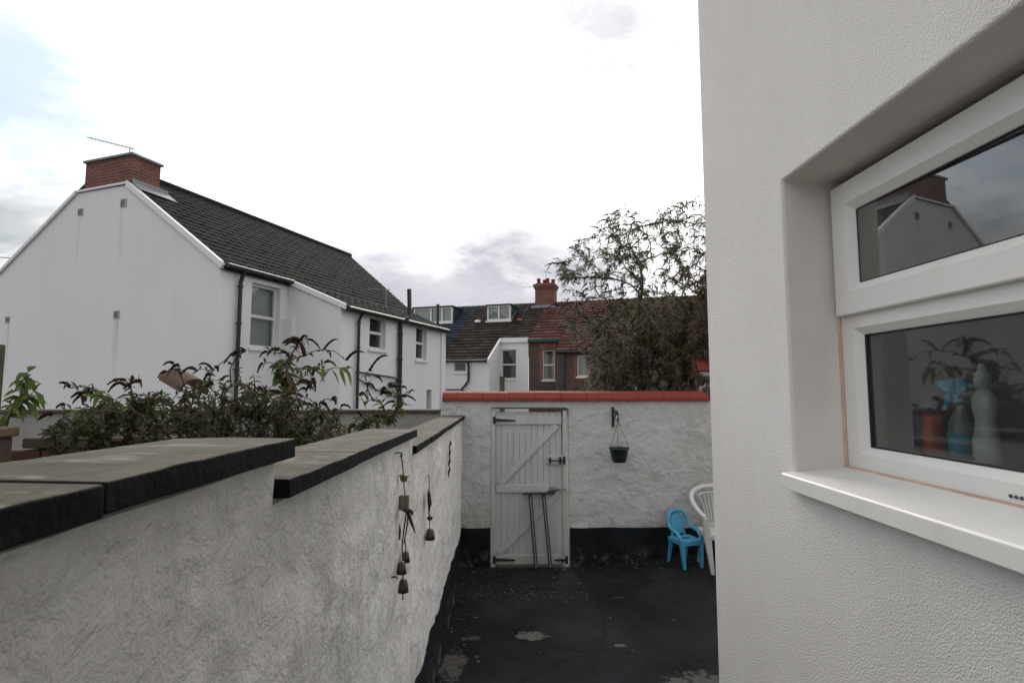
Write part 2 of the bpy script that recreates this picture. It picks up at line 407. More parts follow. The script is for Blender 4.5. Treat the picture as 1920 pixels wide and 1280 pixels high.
# ------------------------------------------------------------------ ground, floor
m = MB(); m.face([(-300, -300, -.35), (300, -300, -.35), (300, 400, -.35), (-300, 400, -.35)])
tag(m.build('ground', M['ground_earth']), kind='structure')
def sstep(a, b, x):
    t = max(0, min(1, (x-a)/(b-a))); return t*t*(3-2*t)
def floor_z(x, y):
    return .13*sstep(.95, 1.9, x)*sstep(5.6, 6.5, y)+.025*sstep(6.1, 6.25, y)*(1-sstep(.9, 1.3, x)) \
        + .006*noise.noise(V((x*1.6, y*1.6, 0)))
m = MB(); nx, ny = 66, 110
X0, X1, Y0, Y1 = -.60, 4.4, -2.0, 6.95
for i in range(nx+1):
    for j in range(ny+1):
        x = X0+(X1-X0)*i/nx; y = Y0+(Y1-Y0)*j/ny; m.v.append((x, y, floor_z(x, y)))
for i in range(nx):
    for j in range(ny):
        a = i*(ny+1)+j; m.f.append((a, a+ny+1, a+ny+2, a+1)); m.m.append(0)
tag(m.build('yard_floor', M['floor'], smooth=True), kind='structure')
m = MB(); m.face([(-40, 7.2, -.02), (40, 7.2, -.02), (40, 11.0, -.02), (-40, 11.0, -.02)])
tag(m.build('lane', M['ground_earth']), kind='structure')

def rock(mb, c, r, mi=0, sub=1):
    bm = bmesh.new(); bmesh.ops.create_icosphere(bm, subdivisions=sub, radius=1)
    s = V((rnd.uniform(.7, 1.3), rnd.uniform(.7, 1.3), rnd.uniform(.45, .85))); i0 = len(mb.v); o = V((rnd.random()*50,)*3)
    bm.verts.index_update()
    for v in bm.verts:
        p = v.co*(1+.35*noise.noise(v.co*1.3+o)); mb.v.append((c[0]+p.x*s.x*r, c[1]+p.y*s.y*r, c[2]+p.z*s.z*r))
    for f in bm.faces: mb.f.append(tuple(i0+v.index for v in f.verts)); mb.m.append(mi)
    bm.free()
m = MB()
for k in range(300):
    x = rnd.gauss(.28, .34); y = rnd.gauss(6.02, .13)
    if not(-.4 < x < .95): continue
    r = rnd.choice((.006, .008, .010, .013, .018)); rock(m, (x, y, floor_z(x, y)+r*.3), r)
for k in range(160):
    x = rnd.uniform(-.5, 2.6); y = rnd.uniform(6.6, 6.82) if rnd.random() < .6 else rnd.uniform(4.0, 6.6)
    r = rnd.choice((.005, .007, .01, .012)); rock(m, (x, y, floor_z(x, y)+r*.3), r)
tag(m.build('gravel', M['gravel_stone']), 'loose grey grit and stones on the yard floor before the gate', 'gravel', kind='stuff')

# ------------------------------------------------------------------ rough walls
def rough_slab(P, U, W, H, N, thick, cell, amp, name, mat, parent, top=None, seed=0.0):
    """plastered slab: front grid displaced along N, plain back and edges"""
    P = V(P); U = V(U); N = V(N); nu = max(2, int(W/cell)); nv = max(2, int(H/cell)); m = MB()
    for i in range(nu+1):
        u = W*i/nu; h = top(u) if top else H
        for j in range(nv+1):
            p = P+U*u+V((0, 0, h*j/nv)); q = p*1.0
            d = amp*(noise.noise(q*2.1)+.6*noise.noise(q*5.3+V((3, 1, 7)))+.30*noise.noise(q*11+V((9, 2, 4))))
            m.v.append(tuple(p+N*d))
    for i in range(nu):
        for j in range(nv):
            a = i*(nv+1)+j; m.f.append((a, a+nv+1, a+nv+2, a+1)); m.m.append(0)
    o = m
    hb = top(0) if top else H; he = top(W) if top else H
    a = P; b = P+U*W; k = N*thick; z = V((0, 0, 1))
    o.face([b-k, a-k, a-k+z*hb, b-k+z*he])
    for i0, i1 in ((0, nv), (nu*(nv+1), nu*(nv+1)+nv)):
        pass
    # edges
    def strip(idx, off):
        n0 = len(o.v); L_ = len(idx)
        for q in idx: o.v.append(o.v[q])
        for q in idx: o.v.append(tuple(V(o.v[q])-k))
        for t in range(L_-1): o.f.append((n0+t, n0+t+1, n0+L_+t+1, n0+L_+t)); o.m.append(0)
    strip([j for j in range(nv+1)], k); strip([nu*(nv+1)+j for j in range(nv, -1, -1)], k)
    strip([i*(nv+1)+nv for i in range(nu+1)], k)
    ob = o.build(name, mat, parent, smooth=False)
    for p in ob.data.polygons[:nu*nv]: p.use_smooth = True
    return ob

WX = -.53
wall = empty('yard_wall', (WX-.12, 3.0, 0)); tag(wall, 'stepped white plastered yard wall with black edged stone coping on the left', 'wall')
def child_abs(o, par):
    o.parent = par; o.matrix_parent_inverse = Matrix.Translation(-V(par.location)); return o
secs = [(-1.2, 1.247, 2.086, 2.088), (1.247, 3.085, 1.992, 1.966), (3.085, 6.84, 1.868, 1.845)]
for (y0, y1, za, zb) in secs:
    W = y1-y0
    o = rough_slab((WX, y0, 0), (0, 1, 0), W, za, (1, 0, 0), .23, .015, .016, 'wall_section', M['yard_plaster'], None, top=lambda u: za+(zb-za)*u/W)
    child_abs(o, wall)
o = rough_slab((WX+.008, -1.2, 0), (0, 1, 0), 8.04, .47, (1, 0, 0), .03, .015, .016, 'dado', M['dado'], None, top=lambda u: .47+.012*noise.noise(V((u*2, 5, 0)))+.008*noise.noise(V((u*9, 5, 0))))
child_abs(o, wall)
def slab(y0, y1, za, zb, xf=-.497, xb=-.785, th=.043):
    m = MB(); n = max(3, int((y1-y0)/.02)); rows = []
    for i in range(n+1):
        y = y0+(y1-y0)*i/n; z = za+(zb-za)*i/n
        j = .003*noise.noise(V((y*7, za*9, 1)))+.001*noise.noise(V((y*31, za*9, 1))); jt = .003*noise.noise(V((y*11, 3, za*5)))+.002*min(0, noise.noise(V((y*23, 8, za*5)))+.15)
        rows.append([(xf+j, y, z-th), (xf+j-.002, y, z+jt), ((xf+xb)/2, y, z+.003+jt), (xb-j, y, z+jt*.6), (xb-j, y, z-th)])
    for i in range(n):
        a, b = rows[i], rows[i+1]
        for k, mi in ((0, 1), (1, 0), (2, 0), (3, 0), (4, 1)):
            k2 = (k+1) % 5; m.face([a[k], b[k], b[k2], a[k2]], mi)
    m.face([rows[0][k] for k in range(5)], 1); m.face([rows[-1][k] for k in range(4, -1, -1)], 1)
    o = m.build('coping_slab', [M['coping'], M['black_edge']], None, weld=True, bevel=.003, seg=2); child_abs(o, wall)
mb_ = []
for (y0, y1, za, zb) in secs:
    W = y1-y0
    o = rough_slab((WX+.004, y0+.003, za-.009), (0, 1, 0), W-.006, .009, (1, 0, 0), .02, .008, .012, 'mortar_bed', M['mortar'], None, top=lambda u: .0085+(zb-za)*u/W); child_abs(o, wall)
for (y0, y1, za, zb, dx) in ((-.62, .055, 2.128, 2.130, .0), (.06, .683, 2.130, 2.131, .002), (.691, 1.302, 2.133, 2.126, -.002),
                         (1.268, 1.85, 2.036, 2.028, .003), (1.858, 3.105, 2.028, 2.009, -.001),
                         (3.10, 3.72, 1.914, 1.910, .0), (3.726, 4.34, 1.909, 1.905, .003), (4.347, 4.97, 1.906, 1.900, -.002), (4.976, 5.6, 1.900, 1.896, .002),
                         (5.606, 6.22, 1.896, 1.891, -.001), (6.226, 6.83, 1.891, 1.888, .001)):
    slab(y0, y1, za, zb, -.497+dx, -.785+dx)

BY = 6.84
back = empty('back_wall', (.9, BY+.11, 0)); tag(back, 'white roughcast back wall of the yard under red painted coping tiles', 'wall')
gx0 = aty(920, 900, BY).x; gx1 = aty(1067, 900, BY).x; gz1 = aty(960, 765, BY).z
zt = aty(1000, 751, BY).z; zc = aty(1000, 733, BY).z
for (a, b, z0, z1) in ((-.80, gx0, -.1, zt), (gx1, 2.86, -.1, zt), (gx0, gx1, gz1, zt)):
    child_abs(rough_slab((a, BY, z0), (1, 0, 0), b-a, z1-z0, (0, -1, 0), .22, .022, .015, 'wall_section', M['back_plaster'], None), back)
for (a, b) in ((-.55, gx0-.004), (gx1+.004, 2.86)):
    child_abs(rough_slab((a, BY-.007, -.1), (1, 0, 0), b-a, .59, (0, -1, 0), .02, .022, .015, 'dado', M['dado'], None, top=lambda u: .595+.008*noise.noise(V((u*3, 1, 9)))), back)
xs = -.785; k = 0
while xs < 2.58:
    w = .33 if k else .19; x1 = min(xs+w, 2.63); m = MB(); dz = rnd.uniform(-.004, .004); dy = rnd.uniform(-.005, .005)
    ya, yb = BY-.045+dy, BY+.265+dy; z0 = zt-.004+dz
    prof = [(ya, z0), (ya+.005, z0+.04), (ya+.07, zc-.02+dz), (BY+.11, zc+dz), (yb-.07, zc-.02+dz), (yb-.005, z0+.04), (yb, z0)]
    m.prism([(xs+.0012, y, z) for y, z in prof], (x1-xs-.0024, 0, 0))
    if x1 > 2.6:
        m.v = [(x-(z-z0)*.30 if x > 2.5 else x, y, z) for x, y, z in m.v]
    child_abs(m.build('coping_tile', M['red_coping_paint'], None, bevel=.005, seg=2), back); xs = x1; k += 1

# pier with red cap behind, grey lane wall on the left
pier = empty('wall_pier', (2.95, 7.35, 0)); tag(pier, 'white wall pier with rounded red cap rising behind the back wall beside the house corner', 'pier')
pa = aty(1311, 735, 7.25); pt = aty(1311, 697, 7.25).z
o = rough_slab((pa.x+.01, 7.25, 0), (1, 0, 0), .8, pt, (0, -1, 0), .3, .05, .008, 'pier_body', M['back_plaster'], None); child_abs(o, pier)
m = MB(); pts = []
for i in range(9):
    a = math.pi*i/8; pts.append((pa.x-.03, 7.40-.20*math.cos(a), pt+.01+.17*math.sin(a)))
m.prism(pts, (.9, 0, 0)); child_abs(m.build('pier_cap', M['red_coping_paint'], None, bevel=.01), pier)

lw = empty('lane_wall', (-2.6, 7.0, 0)); tag(lw, 'low grey concrete lane wall at the end of the neighbouring yard', 'wall')
lz = aty(700, 768, 6.9).z
child_abs(rough_slab((-6.5, 6.9, 0), (1, 0, 0), 5.7, lz-.04, (0, -1, 0), .2, .06, .006, 'wall_section', M['concrete_grey'], None), lw)
m = MB(); m.box((-6.5, 6.86, lz-.04), (-.83, 7.16, lz)); child_abs(m.build('coping_slab', M['coping'], None, bevel=.008), lw)

# ------------------------------------------------------------------ gate in the back wall
gate = empty('yard_gate', ((gx0+gx1)/2, BY, 0)); tag(gate, 'white boarded yard gate with diagonal braces and black strap hinges', 'gate')
def gp(px, py, Y=BY): return aty(px, py, Y)
def gb(m, p0, p1, y0, y1): m.box((min(p0.x, p1.x), y0, min(p0.z, p1.z)), (max(p0.x, p1.x), y1, max(p0.z, p1.z)))
m = MB()
gb(m, gp(921.5, 769), gp(928, 1068), BY-.018, BY+.09); child_abs(m.build('gate_frame', M['gate'], None, bevel=.004), gate)
m = MB(); gb(m, gp(1055.5, 769), gp(1063, 916), BY-.018, BY+.09); gb(m, gp(1057.5, 916.5), gp(1066, 1068), BY-.014, BY+.09)
child_abs(m.build('gate_frame', M['gate'], None, bevel=.004), gate)
m = MB(); gb(m, gp(921.5, 763.5), gp(1061, 766), BY-.03, BY+.09); child_abs(m.build('lintel_strip', M['weathered_wood'], None, bevel=.004), gate)
# boards
e0 = gp(928.6, 770.5); e1 = gp(1055, 1060); m = MB(); nb = 11
for i in range(nb):
    a = e0.x+(e1.x-e0.x)*i/nb; b = e0.x+(e1.x-e0.x)*(i+1)/nb
    m.box((a+.0022, BY+.022+rnd.uniform(-.002, .002), e1.z), (b-.0022, BY+.045, e0.z-.012+rnd.uniform(-.002, .002)))
child_abs(m.build('gate_boards', M['gate'], None, bevel=.003), gate)
for (p, q) in (((929, 780), (1052.5, 795)), ((930.5, 909), (1030, 922.5)), ((929, 1040.5), (1052.5, 1056))):
    m = MB(); gb(m, gp(*p), gp(*q), BY-.004, BY+.022); child_abs(m.build('rail', M['gate'], None, bevel=.004), gate)
for (a, b) in (((1044, 797), (937, 907)), ((1046, 925), (934, 1038))):
    m = MB(); p = gp(*a); q = gp(*b); y = BY+.010
    m.bar((p.x, y, p.z), (q.x, y, q.z), .024, .085, up=(0, 1, 0)); 
    m = MB(); d = (q-p).normalized(); s = V((-d.z, 0, d.x))*.038
    m.prism([V((p.x, BY-.001, p.z))+s, V((p.x, BY-.001, p.z))-s, V((q.x, BY-.001, q.z))-s, V((q.x, BY-.001, q.z))+s], (0, .0225, 0))
    child_abs(m.build('brace', M['gate'], None, weld=True, bevel=.003), gate)
for (x0, x1, yc, wide) in ((926, 966, 787, 1), (926, 966, 1048, 1), (1063, 1040, 1048, .8)):
    m = MB(); s = 1 if x1 > x0 else -1
    p = gp(x0, yc); q = gp(x1, yc+.8); yy = BY-.021
    m.prism([(p.x, yy, p.z+.02), (p.x, yy, p.z-.02), (q.x, yy, q.z-.008), (q.x, yy, q.z+.008)], (0, .016, 0))
    m.box((p.x-.012, yy-.004, p.z-.045), (p.x+.012, yy+.01, p.z+.045)); m.tube([(p.x+.014*s, yy-.003, p.z-.045), (p.x+.014*s, yy-.003, p.z+.045)], .009, 8)
    child_abs(m.build('hinge', M['black_iron'], None, bevel=.002), gate)
m = MB(); gb(m, gp(1025, 855), gp(1057, 870), BY-.006, BY+.022); child_abs(m.build('bolt_board', M['gate'], None, bevel=.004), gate)
m = MB(); a = gp(1028, 862.5); b = gp(1060, 862.5); y = BY-.020
m.tube([(a.x, y, a.z), (b.x, y, b.z)], .008, 8); c0 = gp(1031, 862.5); c1 = gp(1050, 862.5); c2 = gp(1057.5, 862)
for c_, h in ((c0, .035), (c1, .045), (c2, .05)): m.box((c_.x-.013, y-.012, c_.z-h), (c_.x+.013, BY-.006, c_.z+h))
child_abs(m.build('bolt', M['black_iron'], None, bevel=.003), gate)
m = MB(); gb(m, gp(1030.5, 912), gp(1041, 921), BY-.012, BY+.022); gb(m, gp(1041.5, 914.5), gp(1062, 918), BY-.024, BY-.019); child_abs(m.build('latch', M['galvanised'], None, bevel=.002), gate)
m = MB(); gb(m, gp(927, 1061), gp(1058, 1068), BY-.03, BY+.1); child_abs(m.build('threshold', M['coping'], None, bevel=.006), gate)

# trestle leaning on the gate
tr = empty('folded_trestle', (.35, 6.75, 0)); tag(tr, 'dark folded trestle with two thin legs leaning against the gate', 'trestle')
T = BY-.05
a = aty(980, 925, T); b = aty(1040, 924, T)
m = MB(); m.bar(a, b, .05, .022); m.bar(aty(1026, 921.5, T), aty(1049, 918, T), .03, .014); child_abs(m.build('top_bar', M['trestle_paint'], None, bevel=.004), tr)
for (x0, x1) in ((994, 1005.5), (1019, 1032.5)):
    p = aty(x0, 926, T); q = aty(x1, 1068, BY-.10); q.z = floor_z(q.x, q.y)+.004
    m = MB(); m.bar(p, q, .046, .03, up=(0, 1, 0)); child_abs(m.build('leg', M['trestle_paint'], None, bevel=.005), tr)
    m = MB(); d = (q-p); m.bar(p+d*.04+V((0, -.02, 0)), p+d*.97+V((0, -.02, 0)), .014, .008, up=(0, 1, 0)); child_abs(m.build('leg_rib', M['galvanised'], None), tr)

# hanging basket with bracket
br = empty('basket_bracket', (1.38, BY, 1.9)); tag(br, 'black iron basket bracket screwed to the back wall', 'bracket')
p = aty(1149, 763, BY-.012); q = aty(1149, 800, BY-.012); HB = BY-.24
m = MB(); m.box((p.x-.015, BY-.02, q.z), (p.x+.015, BY+.0, p.z)); child_abs(m.build('back_plate', M['black_iron'], None, bevel=.003), br)
tip = aty(1158, 776, HB)
m = MB(); m.tube([(p.x, BY-.02, p.z-.05), (p.x+.01, BY-.1, p.z-.035), tip+V((0, .03, .035)), tip+V((0, -.02, .02)), tip+V((0, -.03, -.01)), tip+V((0, -.01, -.02)), tip+V((0, .01, -.01))], .008, 7)
m.tube([(p.x, BY-.02, q.z+.05), (p.x+.01, BY-.07, q.z+.12), (p.x+.015, BY-.14, p.z-.045)], .007, 7)
m.tube([(p.x+.01, BY-.05, p.z-.05), (p.x+.02, BY-.09, p.z-.10), (p.x+.03, BY-.13, p.z-.08), (p.x+.02, BY-.12, p.z-.05)], .006, 6)
child_abs(m.build('scroll_arm', M['black_iron'], None, smooth=True), br)
hb = empty('hanging_basket', (tip.x, HB, 1.5)); tag(hb, 'dark plastic hanging basket on three thin chains against the back wall', 'hanging basket')
pc = aty(1161, 866, HB); rim = aty(1161, 839, HB).z; R = (aty(1180, 840, HB).x-aty(1142, 840, HB).x)/2; z0 = pc.z; hgt = rim-z0
m = MB(); m.lathe([(R*.02, 0), (R*.6, 0), (R*.66, .01), (R*.80, hgt*.45), (R*.9, hgt*.86), (R*.92, hgt*.87), (R, hgt*.9), (R*1.0, hgt), (R*.94, hgt), (R*.86, hgt*.75), (R*.01, hgt*.75)], (pc.x, HB, z0), 28)
child_abs(m.build('pot', M['pot_plastic'], None, smooth=True), hb)
m = MB(); m.lathe([(R*.86, hgt*.76), (R*.5, hgt*.84), (R*.1, hgt*.86)], (pc.x, HB, z0), 14); rock(m, (pc.x+.01, HB-.03, rim+.01), .032, 1, 2); rock(m, (pc.x-.03, HB-.04, rim-.01), .03, 0, 2)
child_abs(m.build('soil', [M['soil'], M['gravel_stone']], None, smooth=True), hb)
top = tip+V((0, -.02, -.03))
m = MB(); m.lathe([(.005, .05), (.012, .03), (.02, 0), (.004, -.002)], top+V((0, 0, -.05)), 8)
child_abs(m.build('hook', M['pot_plastic'], None), hb)
for ang in (200, 250, 340):
    e = V((pc.x+R*.95*math.cos(math.radians(ang)), HB+R*.95*math.sin(math.radians(ang)), rim))
    m = MB(); m.tube([top+V((0, 0, -.05)), e], .0028, 5); child_abs(m.build('chain', M['black_iron'], None), hb)

# ------------------------------------------------------------------ chairs
def hoop(pts, n=40):
    pts = [V(p) for p in pts]; out = []
    for k in range(len(pts)-1):
        p0 = pts[max(k-1, 0)]; p1 = pts[k]; p2 = pts[k+1]; p3 = pts[min(k+2, len(pts)-1)]
        s = max(2, n//(len(pts)-1))
        for i in range(s):
            t = i/s; out.append(.5*((2*p1)+(p2-p0)*t+(2*p0-5*p1+4*p2-p3)*t*t+(3*p1-p0-3*p2+p3)*t**3))
    out.append(pts[-1]); return out
def mir(p): return p+[(-x, y, z) for x, y, z in reversed(p[:-1])]
def tapered(m, p, q, a, b, c, d):
    p = V(p); q = V(q); i = len(m.v)
    for o, w, h in ((p, a, b), (q, c, d)):
        m.v += [(o.x-w, o.y-h, o.z), (o.x+w, o.y-h, o.z), (o.x+w, o.y+h, o.z), (o.x-w, o.y+h, o.z)]
    for f in ((3, 2, 1, 0), (4, 5, 6, 7), (0, 1, 5, 4), (1, 2, 6, 5), (2, 3, 7, 6), (3, 0, 4, 7)): m.f.append(tuple(i+k for k in f)); m.m.append(0)

cx, cy = 2.60, 6.42
ch = empty('armchair', (cx, cy, floor_z(cx, cy)), math.radians(-4)); ch.scale = (.96, .96, .95); tag(ch, 'white moulded plastic garden armchair half hidden by the house corner', 'chair')
mt = M['white_plastic']
m = MB(); pts = mir([(-.285, -.20, .655), (-.335, -.09, .72), (-.365, .06, .81), (-.325, .16, .895), (-.19, .225, .945), (0, .24, .955)])
m.tube(hoop(pts, 60), .032, 10, flat=.75); m.build('arm_hoop', mt, ch, smooth=True)
m = MB(); pts = mir([(-.17, .12, .50), (-.185, .135, .62), (-.215, .15, .76), (-.25, .165, .85), (-.15, .19, .878), (0, .20, .885)])
m.tube(hoop(pts, 60), .018, 8, flat=.7)
for i in range(9):
    x = -.13+.26*i/8; xt = x*1.35
    m.bar((x, .13, .49), (xt, .185, .865), .017, .01, up=(0, 1, 0))
m.box((-.19, .11, .455), (.19, .145, .52)); m.build('backrest', mt, ch, bevel=.003)
m = MB(); m.box((-.27, -.22, .435), (.27, .16, .462)); m.box((-.27, -.235, .395), (.27, -.205, .462)); m.box((-.285, -.21, .40), (-.262, .15, .462)); m.box((.262, -.21, .40), (.285, .15, .462))
m.build('seat', mt, ch, bevel=.012, seg=3)
for sx in (-1, 1):
    m = MB(); tapered(m, (sx*.225, -.23, 0), (sx*.265, -.20, .44), .020, .022, .042, .03); tapered(m, (sx*.265, -.20, .44), (sx*.288, -.20, .66), .042, .03, .026, .03); m.build('leg', mt, ch, bevel=.008)
    m = MB(); tapered(m, (sx*.25, .24, 0), (sx*.22, .13, .46), .02, .02, .04, .03); m.build('leg', mt, ch, bevel=.008)

cx, cy = 2.165, 6.56
bc = empty('childs_chair', (cx, cy, floor_z(cx, cy)), math.radians(19)); bc.scale = (.92, .92, .92); tag(bc, 'small blue moulded plastic child chair beside the white armchair', 'chair')
mt = M['blue_plastic']
m = MB(); n = 26; ring = []
for i in range(n):
    a = 2*math.pi*i/n; ring.append((.118*math.copysign(abs(math.cos(a))**.8, math.cos(a)), .50+.145*math.copysign(abs(math.sin(a))**.8, math.sin(a))))
m.prism([(x*.86, .10+(z-.36)*.18, z*.94+.03) for x, z in ring], (0, .016, 0)); m.build('back_panel', mt, bc, bevel=.004)
m = MB(); pts = mir([(-.155, -.15, .36), (-.165, -.08, .43), (-.165, .03, .455), (-.15, .105, .50), (-.135, .13, .58), (-.085, .15, .645), (0, .155, .66)])
m.tube(hoop(pts, 60), .024, 10, flat=.8); m.build('arm_hoop', mt, bc, smooth=True)
m = MB(); m.box((-.15, -.17, .315), (.15, -.05, .345)); m.box((-.15, .03, .315), (.15, .12, .345)); m.box((-.15, -.05, .316), (-.075, .03, .344)); m.box((.075, -.05, .316), (.15, .03, .344)); m.box((-.15, -.183, .285), (.15, -.168, .346)); m.box((-.163, -.17, .29), (-.149, .12, .346)); m.box((.149, -.17, .29), (.163, .12, .346))
m.tube([(-.10, .115, .33), (-.08, .12, .42)], .02, 8); m.tube([(.10, .115, .33), (.08, .12, .42)], .02, 8)
m.build('seat', mt, bc, bevel=.008, seg=3)
for sx in (-1, 1):
    m = MB(); tapered(m, (sx*.13, -.17, 0), (sx*.145, -.15, .33), .016, .018, .032, .028); tapered(m, (sx*.145, -.15, .33), (sx*.155, -.15, .37), .03, .026, .022, .022); m.build('leg', mt, bc, bevel=.006)
    m = MB(); tapered(m, (sx*.135, .16, 0), (sx*.12, .09, .33), .014, .014, .028, .024); m.build('leg', mt, bc, bevel=.006)

# ------------------------------------------------------------------ things hanging on the left wall
def onw(px, py, off=.012): return atx(px, py, WX+off)
def bell(m, c, r, h):
    m.lathe([(.002, h), (r*.45, h), (r*.75, h*.85), (r*.92, h*.45), (r*1.05, 0), (r*.9, .002), (r*.7, h*.3), (.002, h*.6)], c, 14)
wc = empty('wind_chime', onw(752, 860)); tag(wc, 'longer rusty wind chime with a wooden bird and three bells on the yard wall', 'wind chime')
m = MB(); h = onw(752, 848, .03); m.tube([h+V((-.03, 0, -.004)), h+V((-.005, 0, .0)), h+V((.006, 0, -.01)), h+V((.002, 0, -.022)), h+V((-.006, 0, -.016))], .0035, 6); m.tube([h, onw(757, 894, .03)], .003, 5)
child_abs(m.build('hook', M['rusty_metal'], None), wc)
b = onw(757, 897, .03); m = MB(); m.lathe([(.001, -.018), (.014, -.012), (.019, 0), (.014, .012), (.001, .018)], b, 10); m.lathe([(.02, -.005), (.026, 0), (.02, .005)], b+V((0, 0, .014)), 10); child_abs(m.build('bead', M['bead_brass'], None, smooth=True), wc)
yc = onw(760, 957, .035).y; Q4 = lambda x, y, dy=0.0: aty(680+x/4, 820+y/4, yc+dy)
p = Q4(300, 432); q = Q4(346, 545); m = MB(); m.box((WX+.004, yc-.008, q.z), (q.x, yc+.010, p.z)); child_abs(m.build('wooden_plaque', M['drift_wood'], None, bevel=.005), wc)
m = MB()
m.tube([Q4(300, 545, -.02), Q4(325, 550, -.02), Q4(345, 575, -.02), Q4(362, 625, -.02), Q4(382, 680, -.02), Q4(395, 722, -.02)], [.006, .012, .013, .011, .007, .002], 9, flat=.7)
m.tube([Q4(335, 560, -.025), Q4(355, 548, -.025), Q4(370, 560, -.025), Q4(374, 582, -.025)], [.008, .011, .009, .003], 8)
m.tube([Q4(325, 575, -.02), Q4(316, 640, -.02), Q4(306, 710, -.02), Q4(299, 800, -.02)], [.006, .0065, .006, .004], 7, flat=.6)
m.tube([Q4(338, 580, -.015), Q4(334, 650, -.015), Q4(322, 720, -.015), Q4(308, 800, -.015)], [.005, .0065, .006, .003], 7, flat=.6)
child_abs(m.build('bird', M['rusty_metal'], None, smooth=True), wc)
m = MB(); m.tube([Q4(276, 650, .03), Q4(272, 700, .03), Q4(278, 765, .03)], [.004, .011, .003], 7); child_abs(m.build('feather', M['rusty_metal'], None, smooth=True), wc)
for pts, r in (([onw(757, 900, .03), onw(759, 930, .03)], .0028), ([onw(754, 1010, .035), onw(754, 1022, .03), onw(755, 1055, .03), onw(756, 1080, .03), onw(755, 1124, .03)], .0035), ([onw(759, 1005, .035), onw(761, 1034, .03)], .0028)):
    m = MB(); m.tube(pts, r, 5); child_abs(m.build('cord', M['cord'], None), wc)
for (px, py, r, h_) in ((761, 1053, .020, .052), (752.5, 1074.5, .024, .056), (756, 1109, .026, .062)):
    m = MB(); c_ = onw(px, py, .034); bell(m, c_, r, h_); child_abs(m.build('bell', M['bell_metal'], None, smooth=True), wc)
w2 = empty('wind_chime', onw(804, 900)); tag(w2, 'shorter wind chime with a small bird and a single bell on the yard wall', 'wind chime')
m = MB(); m.tube([onw(803.5, 891, .0), onw(804, 890, .02), onw(804.5, 893, .026), onw(805, 960, .026), onw(806, 998, .026)], .0035, 5); child_abs(m.build('cord', M['cord'], None), w2)
b = onw(804.5, 940, .03); m = MB(); m.tube([b+V((0, -.03, .085)), b+V((0, -.02, .05)), b+V((0, 0, 0)), b+V((0, .01, -.04)), b+V((0, .0, -.095))], [.006, .017, .018, .014, .004], 8, flat=.6)
m.tube([b+V((0, 0, .06)), b+V((0, .035, 0)), b+V((0, .06, -.03)), b+V((0, .05, -.05))], [.008, .011, .010, .003], 7); child_abs(m.build('bird', M['rusty_metal'], None, smooth=True), w2)
b = onw(806, 971, .03); m = MB(); m.lathe([(.001, -.016), (.016, -.009), (.02, 0), (.016, .009), (.001, .016)], b, 10); child_abs(m.build('bead', M['rusty_metal'], None, smooth=True), w2)
m = MB(); bell(m, onw(806.5, 1011, .034), .032, .072); child_abs(m.build('bell', M['bell_metal'], None, smooth=True), w2)
p0 = onw(844, 826, .018); p1 = onw(841.5, 895, .018); m = MB(); n = 14
pts = [p0.lerp(p1, i/n)+V((.004*math.sin(i*1.9), .012*math.sin(i*1.3), 0)) for i in range(n+1)]
m.tube(pts, [.006+.012*abs(math.sin(i*.9+.6)) if 0 < i < n else .006 for i in range(n+1)], 7, flat=.6)
tag(m.build('iron_strip', M['rusty_metal'], smooth=True), 'twisted rusty iron strip fixed to the far end of the yard wall', 'metal strip')
m = MB(); h = onw(731, 1082, .0); m.tube([h, h+V((.03, 0, .004)), h+V((.034, 0, -.008))], .004, 6)
tag(m.build('wall_hook', M['rusty_metal']), 'small rusty nail hook left of the lowest chime bell', 'hook')

# ------------------------------------------------------------------ our house with the kitchen window
HX = .90; FY = 2.325; HT = 7.5
wy0, wy1 = -.45, 1.668; wz0, wz1 = 1.955, 2.915; WD = .165
hs = empty('rendered_house', (3.0, 0, 0)); tag(hs, 'white textured house wall with a deep kitchen window close on the right', 'house')
m = MB()
ys = [-2.5, wy0, wy1, FY]; zs = [-.1, wz0, wz1, HT]
for i in range(3):
    for j in range(3):
        if i == 1 and j == 1: continue
        m.face([(HX, ys[i+1], zs[j]), (HX, ys[i], zs[j]), (HX, ys[i], zs[j+1]), (HX, ys[i+1], zs[j+1])])
xb = HX+WD+.14
m.face([(HX, wy1, wz0), (HX, wy1, wz1), (xb, wy1-.006, wz1-.018), (xb, wy1-.006, wz0)], 1)
m.face([(HX, wy0, wz0), (xb, wy0, wz0), (xb, wy0, wz1-.018), (HX, wy0, wz1)], 1)
m.face([(HX, wy0, wz1), (xb, wy0, wz1-.018), (xb, wy1-.006, wz1-.018), (HX, wy1, wz1)], 1)
m.face([(HX, wy0, wz0), (HX, wy1, wz0), (xb, wy1-.006, wz0), (xb, wy0, wz0)], 1)
m.face([(HX, FY, -.1), (HX, FY, HT), (6.5, FY, HT), (6.5, FY, -.1)]); m.face([(HX, -2.5, -.1), (6.5, -2.5, -.1), (6.5, -2.5, HT), (HX, -2.5, HT)])
m.face([(HX, -2.5, HT), (6.5, -2.5, HT), (6.5, FY, HT), (HX, FY, HT)]); m.face([(6.5, -2.5, -.1), (6.5, FY, -.1), (6.5, FY, HT), (6.5, -2.5, HT)])
child_abs(m.build('wall', [M['render'], M['reveal']], None, weld=True, bevel=.009, seg=3, angle=50), hs)
m = MB(); a = V((xb-.002, -2.2, 1.0)); b = V((4.6, 2.1, 3.5))
m.face([(a.x, a.y, a.z), (b.x, a.y, a.z), (b.x, b.y, a.z), (a.x, b.y, a.z)], 1); m.face([(a.x, a.y, b.z), (a.x, b.y, b.z), (b.x, b.y, b.z), (b.x, a.y, b.z)])
